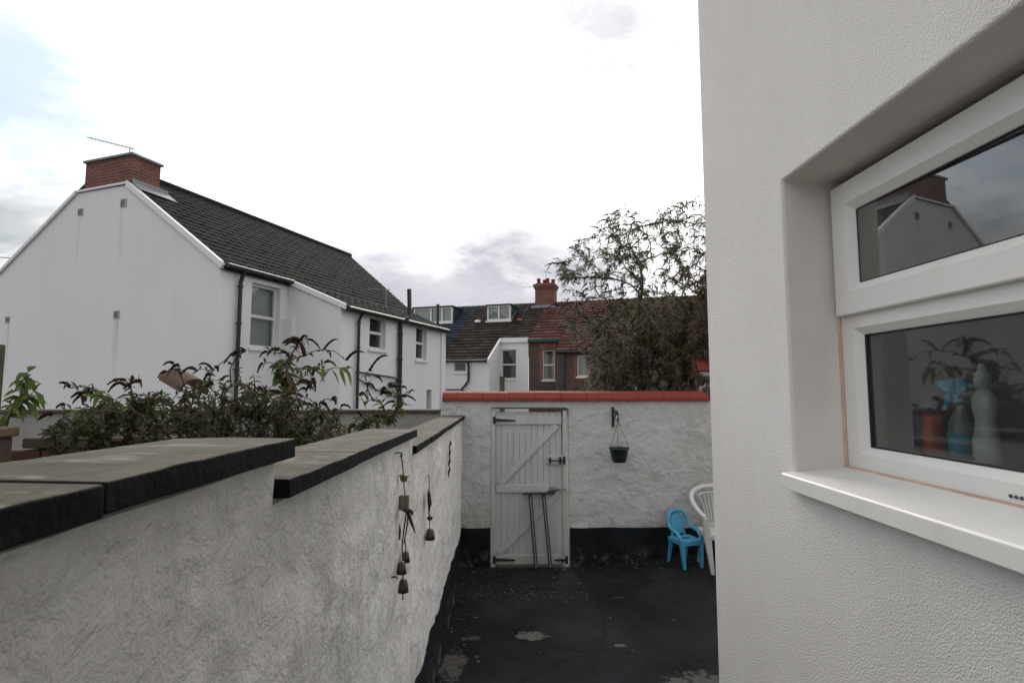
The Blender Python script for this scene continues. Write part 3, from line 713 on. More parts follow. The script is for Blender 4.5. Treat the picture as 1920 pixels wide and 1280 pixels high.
m.face([(b.x, a.y, a.z), (b.x, a.y, b.z), (b.x, b.y, b.z), (b.x, b.y, a.z)]); m.face([(a.x, b.y, a.z), (b.x, b.y, a.z), (b.x, b.y, b.z), (a.x, b.y, b.z)]); m.face([(a.x, a.y, a.z), (a.x, a.y, b.z), (b.x, a.y, b.z), (b.x, a.y, a.z)])
yy = [a.y, wy0, wy1, b.y]; zz = [a.z, wz0, wz1-.018, b.z]
for i in range(3):
    for j in range(3):
        if i == 1 and j == 1: continue
        m.face([(a.x, yy[i], zz[j]), (a.x, yy[i+1], zz[j]), (a.x, yy[i+1], zz[j+1]), (a.x, yy[i], zz[j+1])])
child_abs(m.build('kitchen', [M['interior_wall'], M['dark_room']], None), hs)
# sill
m = MB(); sy0, sy1 = wy0-.05, atx(1464, 885, HX-.035).y
zf = atx(1464, 885, HX-.035).z
m.prism([(HX-.035, sy0, zf-.046), (HX-.035, sy0, zf-.004), (HX-.031, sy0, zf), (HX+WD+.02, sy0, zf+.022), (HX+WD+.02, sy0, zf-.03), (HX-.02, sy0, zf-.046)], (0, sy1-sy0, 0))
child_abs(m.build('sill', M['upvc'], None, bevel=.003, seg=3), hs)
XF = HX+WD   # outer frame face
win = empty('window', (XF, .6, 2.4)); win.parent = hs; win.matrix_parent_inverse = Matrix.Translation(-V(hs.location))
def child2(o): o.parent = win; o.matrix_parent_inverse = (Matrix.Translation(V(hs.location))@Matrix.Translation(-V(hs.location))@Matrix.Translation(V(win.location))).inverted(); return o
fz0, fz1 = 2.0, 2.890; zt0 = 2.406; zt1 = 2.472; fy1 = wy1-.008; fy0 = wy0+.01
def bevbar(m, ax, p, q, w, side, x, d=.055, sl=.022, sw=.02):
    """frame member, flat face w wide with a splayed inner edge; ax 'y' or 'z'; side = +1 if glass on + side of the other axis"""
    if ax == 'z':   # vertical member between z=p..q at outer y
        y, z0, z1, m0, m1 = w[0], p, q, w[1], w[2]
    return
def frame(m, y0, y1, z0, z1, w, x, d, splay=.018, sdep=.016, wb=None, wt=None):
    """mitred rectangular frame with splayed glazing bead; x is the outer face"""
    wb = wb or w; wt = wt or w
    def ringp(i, xx):
        a, b, c_ = i; return [(xx, y0+a, z0+b), (xx, y1-a, z0+b), (xx, y1-a, z1-c_), (xx, y0+a, z1-c_)]
    s = splay
    R = [ringp((0, 0, 0), x+d), ringp((0, 0, 0), x+.003), ringp((.003, .003, .003), x), ringp((w-s, wb-s, wt-s), x), ringp((w-.002, wb-.002, wt-.002), x+sdep), ringp((w, wb, wt), x+sdep+.003), ringp((w, wb, wt), x+d)]
    for a, b in zip(R[:-1], R[1:]):
        for k in range(4): m.face([a[k], a[(k+1) % 4], b[(k+1) % 4], b[k]])
m = MB(); frame(m, fy0, fy1, fz0, zt1, .078, XF, .07, .022, .02, wb=.072, wt=.066); frame(m, fy0, fy1, zt1+.0005, fz1, .045, XF, .07, .01, .02)
child2(m.build('window_frame', M['upvc'], None, weld=True))
m = MB(); frame(m, fy0+.01, fy1-.012, zt1-.004, fz1-.014, .092, XF-.022, .10, .024, .018)
child2(m.build('sash', M['upvc'], None, weld=True))
gx = XF+.028
m = MB(); m.face([(gx, fy0+.02, fz0+.04), (gx, fy0+.02, zt0+.03), (gx, fy1-.04, zt0+.03), (gx, fy1-.04, fz0+.04)]); child2(m.build('pane', M['glass_low'], None))
m = MB(); gt = XF+.008; gt = XF-.003; gn = gt+(fy1-.06-fy0-.05)*math.tan(math.radians(1.9)); m.face([(gn, fy0+.05, zt1+.05), (gn, fy0+.05, fz1-.07), (gt, fy1-.06, fz1-.07), (gt, fy1-.06, zt1+.05)]); child2(m.build('pane', M['glass'], None))
m = MB()
frame(m, fy0+.10, fy1-.103, zt1+.087, fz1-.105, .004, XF-.004, .01, .001, .001); frame(m, fy0+.076, fy1-.077, fz0+.071, zt0+.001, .004, XF+.019, .01, .001, .001)
child2(m.build('gasket', M['rubber_black'], None))
m = MB(); m.tube([(XF-.003, fy0, fz0+.001), (XF-.003, fy1-.002, fz0+.001), (XF-.001, fy1+.004, fz0+.01), (XF-.001, fy1+.004, fz1-.02)], .0075, 8); child2(m.build('sealant_bead', M['sealant'], None, smooth=True))
m = MB()
for dy in (0, .011, .022): m.lathe([(.004, 0), (.004, .006), (.0005, .006)], (0, 0, 0), 8)
m.v = [(XF-.0008-z*.3, 1.103+y+.012*(i//24), fz0+.022+x) for i, (x, y, z) in enumerate(m.v)]
child2(m.build('drain_cap', M['vent_slot'], None))
# inner frame + inner board
m = MB(); m.box((XF+.10, wy0, wz0-.02), (1.62, wy1-.008, 2.035)); child_abs(m.build('window_board', M['interior_tile'], None, bevel=.004), hs)
m = MB(); m.box((1.60, -.2, 1.9), (1.64, .62, 3.1)); child_abs(m.build('cupboard', M['weathered_wood'], None, bevel=.004), hs)

# things on the inner board
bz = 2.036
def inb(px, X): r = ray(px, 800); t = X/r.x; return V((X, r.y*t, bz))
c_ = inb(1750, 1.235); b_ = empty('spray_can', c_); tag(b_, 'red can with a navy cap standing inside the kitchen window', 'can')
m = MB(); m.lathe([(.022, 0), (.026, .004), (.026, .125), (.024, .132), (.018, .136)], (0, 0, 0), 20); m.build('body', M['bottle_red'], b_, smooth=True, bevel=.002)
m = MB(); m.lathe([(.022, .136), (.022, .172), (.018, .178), (.004, .18)], (0, 0, 0), 20); m.build('cap', M['bottle_navy'], b_, smooth=True)
c_ = inb(1803, 1.21); b_ = empty('spray_bottle', c_); tag(b_, 'clear spray bottle with a blue trigger head and blue label inside the window', 'bottle')
m = MB(); m.lathe([(.028, 0), (.034, .006), (.034, .10), (.030, .125), (.014, .155), (.011, .175)], (0, 0, 0), 22, sx=.75); m.build('body', M['bottle_clear'], b_, smooth=True)
m = MB(); m.lathe([(.0346, .02), (.0346, .09)], (0, 0, 0), 22, sx=.76); m.build('label', M['bottle_label'], b_, smooth=True)
m = MB(); m.lathe([(.014, .172), (.014, .192), (.01, .195)], (0, 0, 0), 14)
m.prism([(-.009, -.03, .205), (-.009, .03, .198), (-.009, .062, .216), (-.009, .06, .232), (-.009, .0, .238), (-.009, -.03, .228)], (.018, 0, 0)); m.prism([(-.005, .035, .198), (-.005, .048, .17), (-.005, .054, .15), (-.005, .045, .15), (-.005, .03, .18), (-.005, .022, .199)], (.01, 0, 0))
m.lathe([(.008, .19), (.01, .21)], (0, 0, 0), 10); m.build('trigger_head', M['bottle_blue'], b_, bevel=.002)
c_ = inb(1850, 1.175); b_ = empty('cleaner_bottle', c_); tag(b_, 'tall white waisted cleaner bottle inside the kitchen window', 'bottle')
m = MB(); m.lathe([(.030, 0), (.033, .006), (.034, .06), (.033, .085), (.026, .115), (.025, .135), (.031, .165), (.030, .185), (.018, .205), (.014, .21)], (0, 0, 0), 24, sx=.7); m.build('body', M['bottle_white'], b_, smooth=True)
m = MB(); m.lathe([(.017, .21), (.018, .245), (.011, .252), (.008, .27), (.004, .272)], (0, 0, 0), 16); m.build('cap', M['bottle_white'], b_, smooth=True)
cu = bpy.data.curves.new('print', 'FONT'); cu.body = '0%'; cu.size = .026; cu.extrude = .0004; cu.align_x = 'CENTER'
fo = bpy.data.objects.new('print', cu); COL.objects.link(fo); bpy.context.view_layer.update()
me = bpy.data.meshes.new_from_object(fo.evaluated_get(bpy.context.evaluated_depsgraph_get())); bpy.data.objects.remove(fo); me.materials.clear(); me.materials.append(M['print_ink'])
po = bpy.data.objects.new('printed_text', me); COL.objects.link(po); po.parent = b_; po.location = (-.0215, .018, .03)
po.rotation_euler = (math.radians(90), math.radians(90), math.radians(-62))
c_ = inb(1892, 1.29); b_ = MB(); b_.lathe([(.03, 0), (.036, .004), (.055, .05), (.06, .075), (.055, .075), (.03, .012), (.002, .01)], c_, 22)
tag(b_.build('bowl', M['bowl_brown'], smooth=True), 'dark brown bowl standing inside the window behind the white bottle', 'bowl')

# ------------------------------------------------------------------ houses: helpers
def roof(name, A, B, Cc, D, nc, nt, mat, parent, h=.028, roll=.014, under=.09):
    """tiled slope; A,B eave left,right; D,C ridge left,right (local coordinates)"""
    A, B, Cc, D = V(A), V(B), V(Cc), V(D); N = (B-A).cross(D-A).normalized(); m = MB()
    if N.z < 0: N = -N
    per = 4; ns = nt*per; rows = []
    for i in range(nc):
        rows.append((i/nc, h, i)); rows.append(((i+1)/nc, .004, i))
    for ri, (r, hh, ci) in enumerate(rows):
        for s in range(ns+1):
            u = s/ns; p = (A*(1-u)+B*u)*(1-r)+(D*(1-u)+Cc*u)*r
            ph = (s % per)/per; pr_ = roll*(.5-.5*math.cos(2*math.pi*ph))
            j = .005*noise.noise(V((s//per*1.7, ci*2.3, 0)))
            m.v.append(tuple(p+N*(hh+pr_+j)))
    W = ns+1
    for ri in range(len(rows)-1):
        for s in range(ns):
            a = ri*W+s; m.f.append((a, a+1, a+W+1, a+W)); m.m.append(0)
            r0 = rows[ri]; r1 = rows[ri+1]; c0 = r0[2]+(.02 if ri % 2 == 0 else .9); c1 = r1[2]+(.95 if ri % 2 == 0 else .02)
            if ri % 2: c0 = c1 = r1[2]+.02
            u0 = (s//per)+(s % per)/per*.98+.005; u1 = (s//per)+((s % per)+1)/per*.98+.005
            m.uv[len(m.f)-1] = [(u0, c0), (u1, c0), (u1, c1), (u0, c1)]
    q = [A-N*.004, B-N*.004, Cc-N*.004, D-N*.004]; m.prism(q, -N*under)
    # verge edges
    for s in (0, ns):
        for ri in range(len(rows)-1):
            a = V(m.v[ri*W+s]); b = V(m.v[(ri+1)*W+s]); u = s/ns
            ra, rb = rows[ri][0], rows[ri+1][0]
            pa_ = (A*(1-u)+B*u)*(1-ra)+(D*(1-u)+Cc*u)*ra-N*.01; pb = (A*(1-u)+B*u)*(1-rb)+(D*(1-u)+Cc*u)*rb-N*.01
            if (b-a).length > 1e-5: m.face([a, b, pb, pa_])
    return m.build(name, mat, parent)

def wall_holes(name, O, U, W, H, N, holes, mat, parent, depth=.12, z0=0.0):
    O = V(O); U = V(U); N = V(N); Z = V((0, 0, 1)); m = MB()
    us = sorted({0.0, W}|{h[0] for h in holes}|{h[1] for h in holes}); zs = sorted({z0, H}|{h[2] for h in holes}|{h[3] for h in holes})
    P = lambda u, z, d=0: O+U*u+Z*z-N*d
    for i in range(len(us)-1):
        for j in range(len(zs)-1):
            uc = (us[i]+us[i+1])/2; zc_ = (zs[j]+zs[j+1])/2
            if any(h[0] < uc < h[1] and h[2] < zc_ < h[3] for h in holes): continue
            m.face([P(us[i], zs[j]), P(us[i+1], zs[j]), P(us[i+1], zs[j+1]), P(us[i], zs[j+1])])
    for (a, b, c_, d) in holes:
        e = depth+.2
        m.face([P(a, c_), P(a, d), P(a, d, e), P(a, c_, e)]); m.face([P(b, d), P(b, c_), P(b, c_, e), P(b, d, e)])
        m.face([P(a, d), P(b, d), P(b, d, e), P(a, d, e)]); m.face([P(b, c_), P(a, c_), P(a, c_, e), P(b, c_, e)])
    return m.build(name, mat, parent, weld=True)

def win_unit(O, U, N, a, b, c_, d, parent, depth=.12, fw=.055, mull=(), trans=(.5,), back='net_blind', sill=True, drapes=False, fm='upvc'):
    O = V(O); U = V(U); N = V(N); Z = V((0, 0, 1))
    P = lambda u, z, q: O+U*u+Z*z-N*q
    def bx(m, u0, u1, z0, z1, q0, q1): m.prism([P(u0, z0, q0), P(u1, z0, q0), P(u1, z1, q0), P(u0, z1, q0)], -N*(q1-q0))
    w = empty('window', O); w.parent = parent; w.location = (0, 0, 0)
    m = MB(); q0, q1 = depth-.05, depth+.02; e = .002
    bx(m, a+e, a+fw, c_+e, d-e, q0, q1); bx(m, b-fw, b-e, c_+e, d-e, q0, q1); bx(m, a+fw, b-fw, c_+e, c_+fw, q0, q1); bx(m, a+fw, b-fw, d-fw, d-e, q0, q1)
    for t_ in trans: z = c_+(d-c_)*t_; bx(m, a+fw, b-fw, z-.035, z+.035, q0-.012, q1)
    for t_ in mull: u = a+(b-a)*t_; bx(m, u-.03, u+.03, c_+fw, d-fw, q0, q1)
    m.build('window_frame', M[fm], w, bevel=.006)
    m = MB(); m.face([P(a+fw*.5, c_+fw*.5, depth), P(b-fw*.5, c_+fw*.5, depth), P(b-fw*.5, d-fw*.5, depth), P(a+fw*.5, d-fw*.5, depth)]); m.build('pane', M['far_glass'], w)
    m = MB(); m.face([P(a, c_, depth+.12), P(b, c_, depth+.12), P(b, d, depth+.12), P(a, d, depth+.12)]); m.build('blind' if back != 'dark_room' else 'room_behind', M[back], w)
    if drapes:
        m = MB()
        for (u0, u1) in ((a+.03, a+(b-a)*.36), (b-(b-a)*.30, b-.03)):
            k = 10
            for i in range(k):
                ua = u0+(u1-u0)*i/k; ub = u0+(u1-u0)*(i+1)/k; da = .07+.02*(i % 2); db = .07+.02*((i+1) % 2)
                m.face([P(ua, c_, depth+da), P(ub, c_, depth+db), P(ub, d, depth+db), P(ua, d, depth+da)])
        m.build('curtains', M['curtain'], w)
    if sill:
        m = MB(); bx(m, a-.05, b+.05, c_-.08, c_-.003, -.05, depth-.05); m.build('window_sill', M['white_trim'], w, bevel=.008)
    return w
def pipe(name, pts, r, mat, parent, brackets=()):
    m = MB(); m.tube(pts, r, 10)
    for p in brackets: m.tube([V(p)-V((0, 0, .02)), V(p)+V((0, 0, .02))], r*1.35, 10)
    return m.build(name, mat, parent, smooth=False)

# ------------------------------------------------------------------ neighbour's white house (left)
TH = math.radians(19.4)
H = empty('white_house', (-5.903, 11.0, 0), -TH); tag(H, 'white rendered house with dark tiled roof and brick gable chimney on the left', 'house')
hm = M['house']; S = V((0, 1, 0))
sl = .72; RX, RZ = -3.68, 7.50
m = MB(); m.prism([(-7.55, 0, 0), (0, 0, 0), (0, 0, 4.80), (-2.84, 0, 6.84), (-4.51, 0, 6.82), (-7.55, 0, 4.80)], (0, .25, 0)); m.build('gable_wall', hm, H)
wall_holes('side_wall', (0, .25, 0), (0, 1, 0), 1.74, 4.78, (1, 0, 0), [(.62, 1.49, 3.13, 4.58)], hm, H, .16)
win_unit((0, .25, 0), (0, 1, 0), (1, 0, 0), .62, 1.49, 3.13, 4.58, H, .16, .06, trans=(.49,))
ye = 7.50
m = MB(); m.prism([(0, 1.99, 0), (1.54, 1.99, 0), (1.54, 1.99, 4.13), (0, 1.99, 4.80)], (0, .22, 0)); m.build('wing_gable', hm, H)
m = MB(); m.box((-.01, 1.80, 0), (.33, 1.99, 3.87)); m.build('buttress', hm, H, bevel=.01)
hl = [(.95, 1.70, 3.22, 4.06), (3.36, 4.03, 3.06, 4.06), (4.07, 4.40, 0.3, 2.16)]
wall_holes('wing_wall', (1.54, 2.21, 0), (0, 1, 0), ye-2.21, 4.16, (1, 0, 0), hl, hm, H, .15)
for h_ in hl[:2]: win_unit((1.54, 2.21, 0), (0, 1, 0), (1, 0, 0), *h_, H, .15, .055, trans=(.5,), back='dark_room')
m = MB(); m.box((1.36, 6.29, .3), (1.40, 6.62, 2.16)); m.build('door', M['concrete_grey'], H)
# far end wall following the lane
m = MB(); m.prism([(1.54, ye-.001, 0), (-7.5, 9.4, 0), (-7.5, 9.4, 4.8), (RX, 9.4, RZ-.08), (0, 8.0, 4.75), (1.54, ye-.001, 4.10)], (-.05, -.2, 0)); m.build('end_wall', hm, H)
m = MB(); m.prism([(1.541, 7.2, 0), (1.585, 7.2, 0), (1.585, 7.5, 0), (1.541, 7.5, 0)], (0, 0, 4.12)); m.build('corner_pilaster', hm, H)
y0 = .03
def rz(x): return RZ+(x-RX)*-sl if x > RX else RZ+(x-RX)*.70
roof('roof', (.14, y0, rz(.14)), (.14, 8.02, rz(.14)), (RX, 9.5, RZ), (RX, y0, RZ), 19, 32, M['tiles_dark'], H, h=.021)
roof('roof', (1.70, 2.02, 4.11), (1.70, 7.50, 4.11), (.12, 8.06, rz(.12)+.02), (.12, 2.02, rz(.12)+.02), 7, 20, M['tiles_dark'], H, h=.021)
roof('roof', (-7.75, 9.5, rz(-7.75)), (-7.75, y0, rz(-7.75)), (RX, y0, RZ), (RX, 9.5, RZ), 19, 32, M['tiles_dark'], H, h=.021)
m = MB(); m.tube([(RX, .5, RZ+.0), (RX, 9.52, RZ+.0)], .10, 10); m.build('ridge_tiles', M['tiles_dark'], H)
def verge(pts, y0_, y1_, th_up, th_dn, name='verge_board'):
    m = MB(); 
    for (a, b) in zip(pts[:-1], pts[1:]):
        m.prism([(a[0], y0_, a[1]-th_dn), (b[0], y0_, b[1]-th_dn), (b[0], y0_, b[1]+th_up), (a[0], y0_, a[1]+th_up)], (0, y1_-y0_, 0))
    m.build(name, M['white_trim'], H, bevel=.008)
verge([(.06, 4.80), (-2.84, 6.88)], -.055, .045, .05, .10)
verge([(-2.845, 6.88), (-4.51, 6.86)], -.045, .08, .025, .03)
verge([(-4.515, 6.86), (-7.75, 4.70)], -.05, .045, .035, .07)
verge([(-.01, 4.83), (1.66, 4.13)], 1.935, 2.03, .045, .09)
m = MB(); m.box((-.01, .0, 4.76), (.10, 1.98, 4.80)); m.build('eaves_board', M['white_trim'], H, bevel=.005)
m = MB(); m.tube([(1.72, 2.03, 4.075), (1.72, 7.46, 4.075)], .055, 10); m.build('gutter', M['black_pipe'], H)
m = MB(); m.tube([(.17, .03, 4.77), (.17, 1.97, 4.77)], .05, 10); m.build('gutter', M['black_pipe'], H)
pipe('downpipe', [(.17, .48, 4.74), (.12, .48, 4.62), (.075, .48, 4.5), (.075, .48, 0)], .042, M['black_pipe'], H, [(.075, .48, z) for z in (4.4, 3.6, 2.6)])
pipe('downpipe', [(1.72, 2.6, 4.05), (1.66, 2.6, 3.95), (1.61, 2.6, 3.85), (1.61, 2.6, 0)], .038, M['black_pipe'], H, [(1.61, 2.6, z) for z in (3.8, 3.2, 2.6)])
pipe('soil_pipe', [(1.62, 4.54, 0), (1.62, 4.54, 4.0), (1.66, 4.56, 4.08), (1.76, 4.65, 4.12), (1.76, 4.78, 4.25), (1.72, 4.80, 5.0)], .06, M['black_pipe'], H, [(1.62, 4.54, z) for z in (3.7, 3.0, 2.4)])
pipe('waste_pipe', [(1.60, 2.7, 2.60), (1.60, 4.3, 2.50), (1.60, 4.50, 2.40)], .022, M['black_pipe'], H)
pipe('waste_pipe', [(1.59, 2.64, 2.45), (1.59, 3.3, 2.22), (1.59, 4.1, 2.02), (1.59, 4.5, 2.0)], .018, M['black_pipe'], H)
m = MB(); m.tube([(1.62, 4.05, 2.31), (1.62, 4.4, 2.30)], .07, 10); m.build('hopper', M['black_pipe'], H)
pipe('overflow_pipe', [(1.62, 7.46, 4.0), (1.66, 7.5, 3.92), (1.62, 7.53, 3.55)], .03, M['black_pipe'], H)
# chimney
ck = MB(); ck.box((-4.25, -.012, 6.835), (-2.74, .68, 7.52)); ck.box((-4.24, .1, 6.2), (-2.75, .67, 6.834)); cko = ck.build('chimney', M['chimney_brick'], H)
m = MB(); m.box((-4.30, -.06, 7.52), (-2.69, .73, 7.575)); m.build('chimney_cap', M['concrete_grey'], cko, bevel=.01)
m = MB(); m.box((-3.1, .2, 7.576), (-2.8, .5, 7.60)); m.build('flue_cover', M['concrete_grey'], cko, bevel=.008)
m = MB()
m.prism([(-2.735, .02, 6.79), (-2.735, .90, 6.79), (-2.735, .90, 6.99), (-2.735, .02, 6.99)], (.012, 0, 0)); m.prism([(-2.74, .02, rz(-2.74)+.06), (-2.48, .02, rz(-2.48)+.06), (-2.48, .95, rz(-2.48)+.06), (-2.74, .95, rz(-2.74)+.06)], (0, 0, .012))
m.build('flashing', M['lead_flashing'], cko)
for (x, z, w_) in ((-4.34, 6.36, .17), (-2.93, 6.42, .19), (-2.93, 3.86, .18), (-6.70, 3.90, .15)):
    m = MB(); m.box((x-w_/2, -.018, z-w_/2), (x+w_/2, .01, z+w_/2)); 
    for i in range(3): m.box((x-w_/2+.03+i*.045, -.022, z-w_/2+.025), (x-w_/2+.055+i*.045, -.017, z+w_/2-.025), 1)
    m.build('air_brick', [M['air_brick_paint'], M['vent_slot']], H, bevel=.003)

def to_h(l, fr=H, th=TH): x, y, z = l; return V((fr.location.x+x*math.cos(th)+y*math.sin(th), fr.location.y-x*math.sin(th)+y*math.cos(th), z))
def aerial(base, mast, dirv, L, n, label, elem=.16, r=.009, tilt=0.0):
    a = empty('tv_aerial', base); tag(a, label, 'aerial')
    m = MB(); m.tube([(0, 0, -.08), (0, 0, mast)], r*1.3, 6); m.build('mast', M['galvanised'], a)
    d = V(dirv).normalized(); s = V((-d.y, d.x, 0)).normalized(); m = MB(); p = V((0, 0, mast-.02))
    m.tube([p-d*.12, p+d*L], r, 6)
    for i in range(n):
        q = p+d*(L*(i+.5)/n); m.tube([q-s*elem/2, q+s*elem/2], r*.55, 5); 
    for k in (-1, 0, 1): m.tube([p-d*.1+V((0, 0, k*.05))-s*elem*.7, p-d*.1+V((0, 0, k*.05))+s*elem*.7], r*.5, 5)
    m.build('boom', M['galvanised'], a)
cb = to_h((-3.35, .35, 7.575)); a_top = aty(219, 276, cb.y).z-cb.z
aerial(cb, a_top, aty(140, 257, cb.y)-aty(219, 277, cb.y), (aty(140, 257, cb.y)-aty(219, 277, cb.y)).length, 11, 'long thin television aerial on the brick gable chimney', .2)
aerial(to_h((.6, 5.4, 4.62)), .55, (-1, .2, .1), .6, 6, 'small aerial on the tiled roof behind the black vent pipe', .14, .008)
m = MB(); p0 = aty(-60, 462, 16); p1 = aty(28, 484, 16); m.tube([p0.lerp(p1, i/12)+V((0, 0, -.10*math.sin(math.pi*i/12))) for i in range(13)]+[to_h((-7.0, 2.5, 5.2))], .012, 5)
tag(m.build('overhead_cable', M['black_pipe']), 'thin overhead cable reaching the left eaves of the white house', 'cable')

# ------------------------------------------------------------------ terrace across the lane
TR = math.radians(18.0); RO = (1.192, 26.0, 0)
def tz(y): return 3.57+.607*(y+1.65)
RY, RZ2 = 4.0, tz(4.0)
class HF:
    location = V(RO)
def to_r(l): return to_h(l, HF, TR)
def terr(name, label, cat='house'):
    e = empty(name, RO, -TR); tag(e, label, cat, None); return e
def back_roof(x0, x1, par, mat): 
    roof('roof', (x1, 2*RY+.5, tz(-.5)), (x0, 2*RY+.5, tz(-.5)), (x0, RY, RZ2), (x1, RY, RZ2), 12, max(4, int((x1-x0)/.3)), mat, par)
# slate-blue roofed house (far left)
T1 = terr('terrace_house', 'far terrace house with blue slate roof and boxy white dormer')
roof('roof', (-8.6, -1.75, tz(-1.75)), (-4.0, -1.75, tz(-1.75)), (-4.0, RY, RZ2), (-8.6, RY, RZ2), 20, 15, M['tiles_blue'], T1, h=.05); back_roof(-8.6, -4.0, T1, M['tiles_blue'])
m = MB(); m.box((-8.6, -1.65, 0), (-4.003, 8, 3.5)); m.build('wall', hm, T1)
def dormer(par, x0, x1, yf, z0, z1, cheek, mull, back='net_blind'):
    d = empty('dormer', (0, 0, 0)); d.parent = par
    yb = min(RY, (z1-3.57)/.607-1.65+.15)
    m = MB(); m.prism([(x0, yf+.12, z0-.1), (x0, yb+1.2, z0+.5), (x0, yb+1.2, z1), (x0, yf+.12, z1)], (.06, 0, 0)); m.prism([(x1-.06, yf+.12, z0-.1), (x1-.06, yb+1.2, z0+.5), (x1-.06, yb+1.2, z1), (x1-.06, yf+.12, z1)], (.06, 0, 0))
    m.box((x0-.06, yf-.08, z1), (x1+.06, yb+1.3, z1+.07)); m.build('dormer_cheek', cheek, d, bevel=.004)
    m = MB(); O = V((x0, yf, 0)); w = x1-x0
    m.box((x0, yf, z0), (x0+.08, yf+.12, z1)); m.box((x1-.08, yf, z0), (x1, yf+.12, z1)); m.box((x0+.08, yf, z0), (x1-.08, yf+.12, z0+.09)); m.box((x0+.08, yf, z1-.08), (x1-.08, yf+.12, z1))
    for t_ in mull: m.box((x0+w*t_-.04, yf-.01, z0+.09), (x0+w*t_+.04, yf+.12, z1-.08))
    m.box((x0-.06, yf-.09, z0-.09), (x1+.06, yf+.1, z0-.002)); m.build('dormer_window', M['upvc'], d, bevel=.006)
    m = MB(); m.face([(x0+.05, yf+.07, z0+.05), (x1-.05, yf+.07, z0+.05), (x1-.05, yf+.07, z1-.05), (x0+.05, yf+.07, z1-.05)]); m.build('pane', M['far_glass'], d)
    m = MB(); m.face([(x0+.05, yf+.16, z0+.05), (x1-.05, yf+.16, z0+.05), (x1-.05, yf+.16, z1-.05), (x0+.05, yf+.16, z1-.05)]); m.build('blind', M[back], d)
def dsolve(px, py):
    r = ray(px, py); c_, s_ = math.cos(TR), math.sin(TR)
    dx, dy = r.x*c_-r.y*s_, r.x*s_+r.y*c_; ox = (0-RO[0])*c_-(0-RO[1])*s_; oy = (0-RO[0])*s_+(0-RO[1])*c_
    t = (tz(0)-CZ+.607*oy)/(r.z-.607*dy); return V((ox+dx*t, oy+dy*t, CZ+r.z*t))
def rplane(px, py, Y):
    r = ray(px, py); c_, s_ = math.cos(TR), math.sin(TR)
    dx, dy = r.x*c_-r.y*s_, r.x*s_+r.y*c_; ox = (0-RO[0])*c_-(0-RO[1])*s_; oy = (0-RO[0])*s_+(0-RO[1])*c_
    t = (Y-oy)/dy; return V((ox+dx*t, Y, CZ+r.z*t))
b1 = dsolve(840, 606); tl = rplane(806, 577, b1.y); tr_ = rplane(848, 577, b1.y); bb = rplane(848, 604, b1.y)
dormer(T1, tl.x-1.0, tr_.x, b1.y, bb.z, tl.z, M['tiles_blue'], (.45, .74))
pp = rplane(820.5, 610, -1.9); m = MB(); zz_ = rplane(820.5, 573, -1.9).z; m.tube([(pp.x, -1.9, 0), (pp.x, -1.9, zz_)], .07, 10); m.tube([(pp.x, -1.9, zz_), (pp.x, -1.9, zz_+.06)], .085, 10); m.build('vent_pipe', M['black_pipe'], T1)

# brown roofed white house
T2 = terr('terrace_house', 'white terrace house with dark brown roof and small two pane dormer behind the gate')
roof('roof', (-3.985, -1.75, tz(-1.75)), (-1.42, -1.75, tz(-1.75)), (-1.42, RY, RZ2), (-3.985, RY, RZ2), 20, 9, M['tiles_brown'], T2, h=.05)
roof('roof', (-1.415, .16, tz(.16)), (-.01, .16, tz(.16)), (-.01, RY, RZ2), (-1.415, RY, RZ2), 14, 5, M['tiles_brown'], T2, h=.05); back_roof(-3.985, -.01, T2, M['tiles_brown'])
wall_holes('wall', (-3.98, -1.65, 0), (1, 0, 0), 2.53, 3.50, (0, -1, 0), [(.72, 1.41, 2.93, 3.46)], hm, T2, .08)
win_unit((-3.98, -1.65, 0), (1, 0, 0), (0, -1, 0), .72, 1.41, 2.93, 3.46, T2, .08, .07, trans=(), back='dark_room')
m = MB(); m.prism([(-1.45, -1.649, 0), (-1.45, 0, 0), (-1.45, 0, tz(0)-.12), (-1.45, -1.649, 3.46)], (-.1, 0, 0)); m.build('wing_side', hm, T2)
wall_holes('back_wall', (-1.449, 0, 0), (1, 0, 0), 1.447, 4.42, (0, -1, 0), [(.06, .83, 2.64, 4.08)], hm, T2, .12)
win_unit((-1.449, 0, 0), (1, 0, 0), (0, -1, 0), .06, .83, 2.64, 4.08, T2, .12, .05, trans=(.49,), back='dark_room')
m = MB(); m.box((-1.46, -.09, 4.421), (-.003, .14, 4.66)); m.build('eaves_band', M['white_trim'], T2, bevel=.01)
m = MB(); m.prism([(-1.49, -1.82, 3.36), (-1.49, -.05, 4.46), (-1.49, -.05, 4.64), (-1.49, -1.82, 3.54)], (.09, 0, 0)); m.build('verge_board', M['white_trim'], T2, bevel=.008)
m = MB(); m.tube([(-3.98, -1.84, 3.46), (-1.52, -1.84, 3.46)], .06, 8); m.build('gutter', M['black_pipe'], T2)
pipe('downpipe', [(-2.44, -1.84, 3.42), (-2.44, -1.75, 3.25), (-2.44, -1.74, 2.55), (-2.62, -1.74, 2.3), (-2.75, -1.74, 2.2), (-2.75, -1.74, 0)], .055, M['black_pipe'], T2, [(-2.44, -1.74, 2.9)])
m = MB(); m.tube([(-3.9, -1.73, 2.12), (-2.8, -1.73, 2.12)], .03, 8); m.build('waste_pipe', M['black_pipe'], T2)
b2 = dsolve(935, 604); tl = rplane(913.5, 573.5, b2.y); br_ = rplane(957, 600, b2.y)
dormer(T2, tl.x, br_.x, b2.y, br_.z, tl.z, M['green_gutter'], (.5,))
m = MB(); a = dsolve(958, 601)+V((0, 0, .07)); b = dsolve(971, 578)+V((0, 0, .07)); m.bar(a, b, .10, .03); m.build('flashing', M['lead_flashing'], T2)
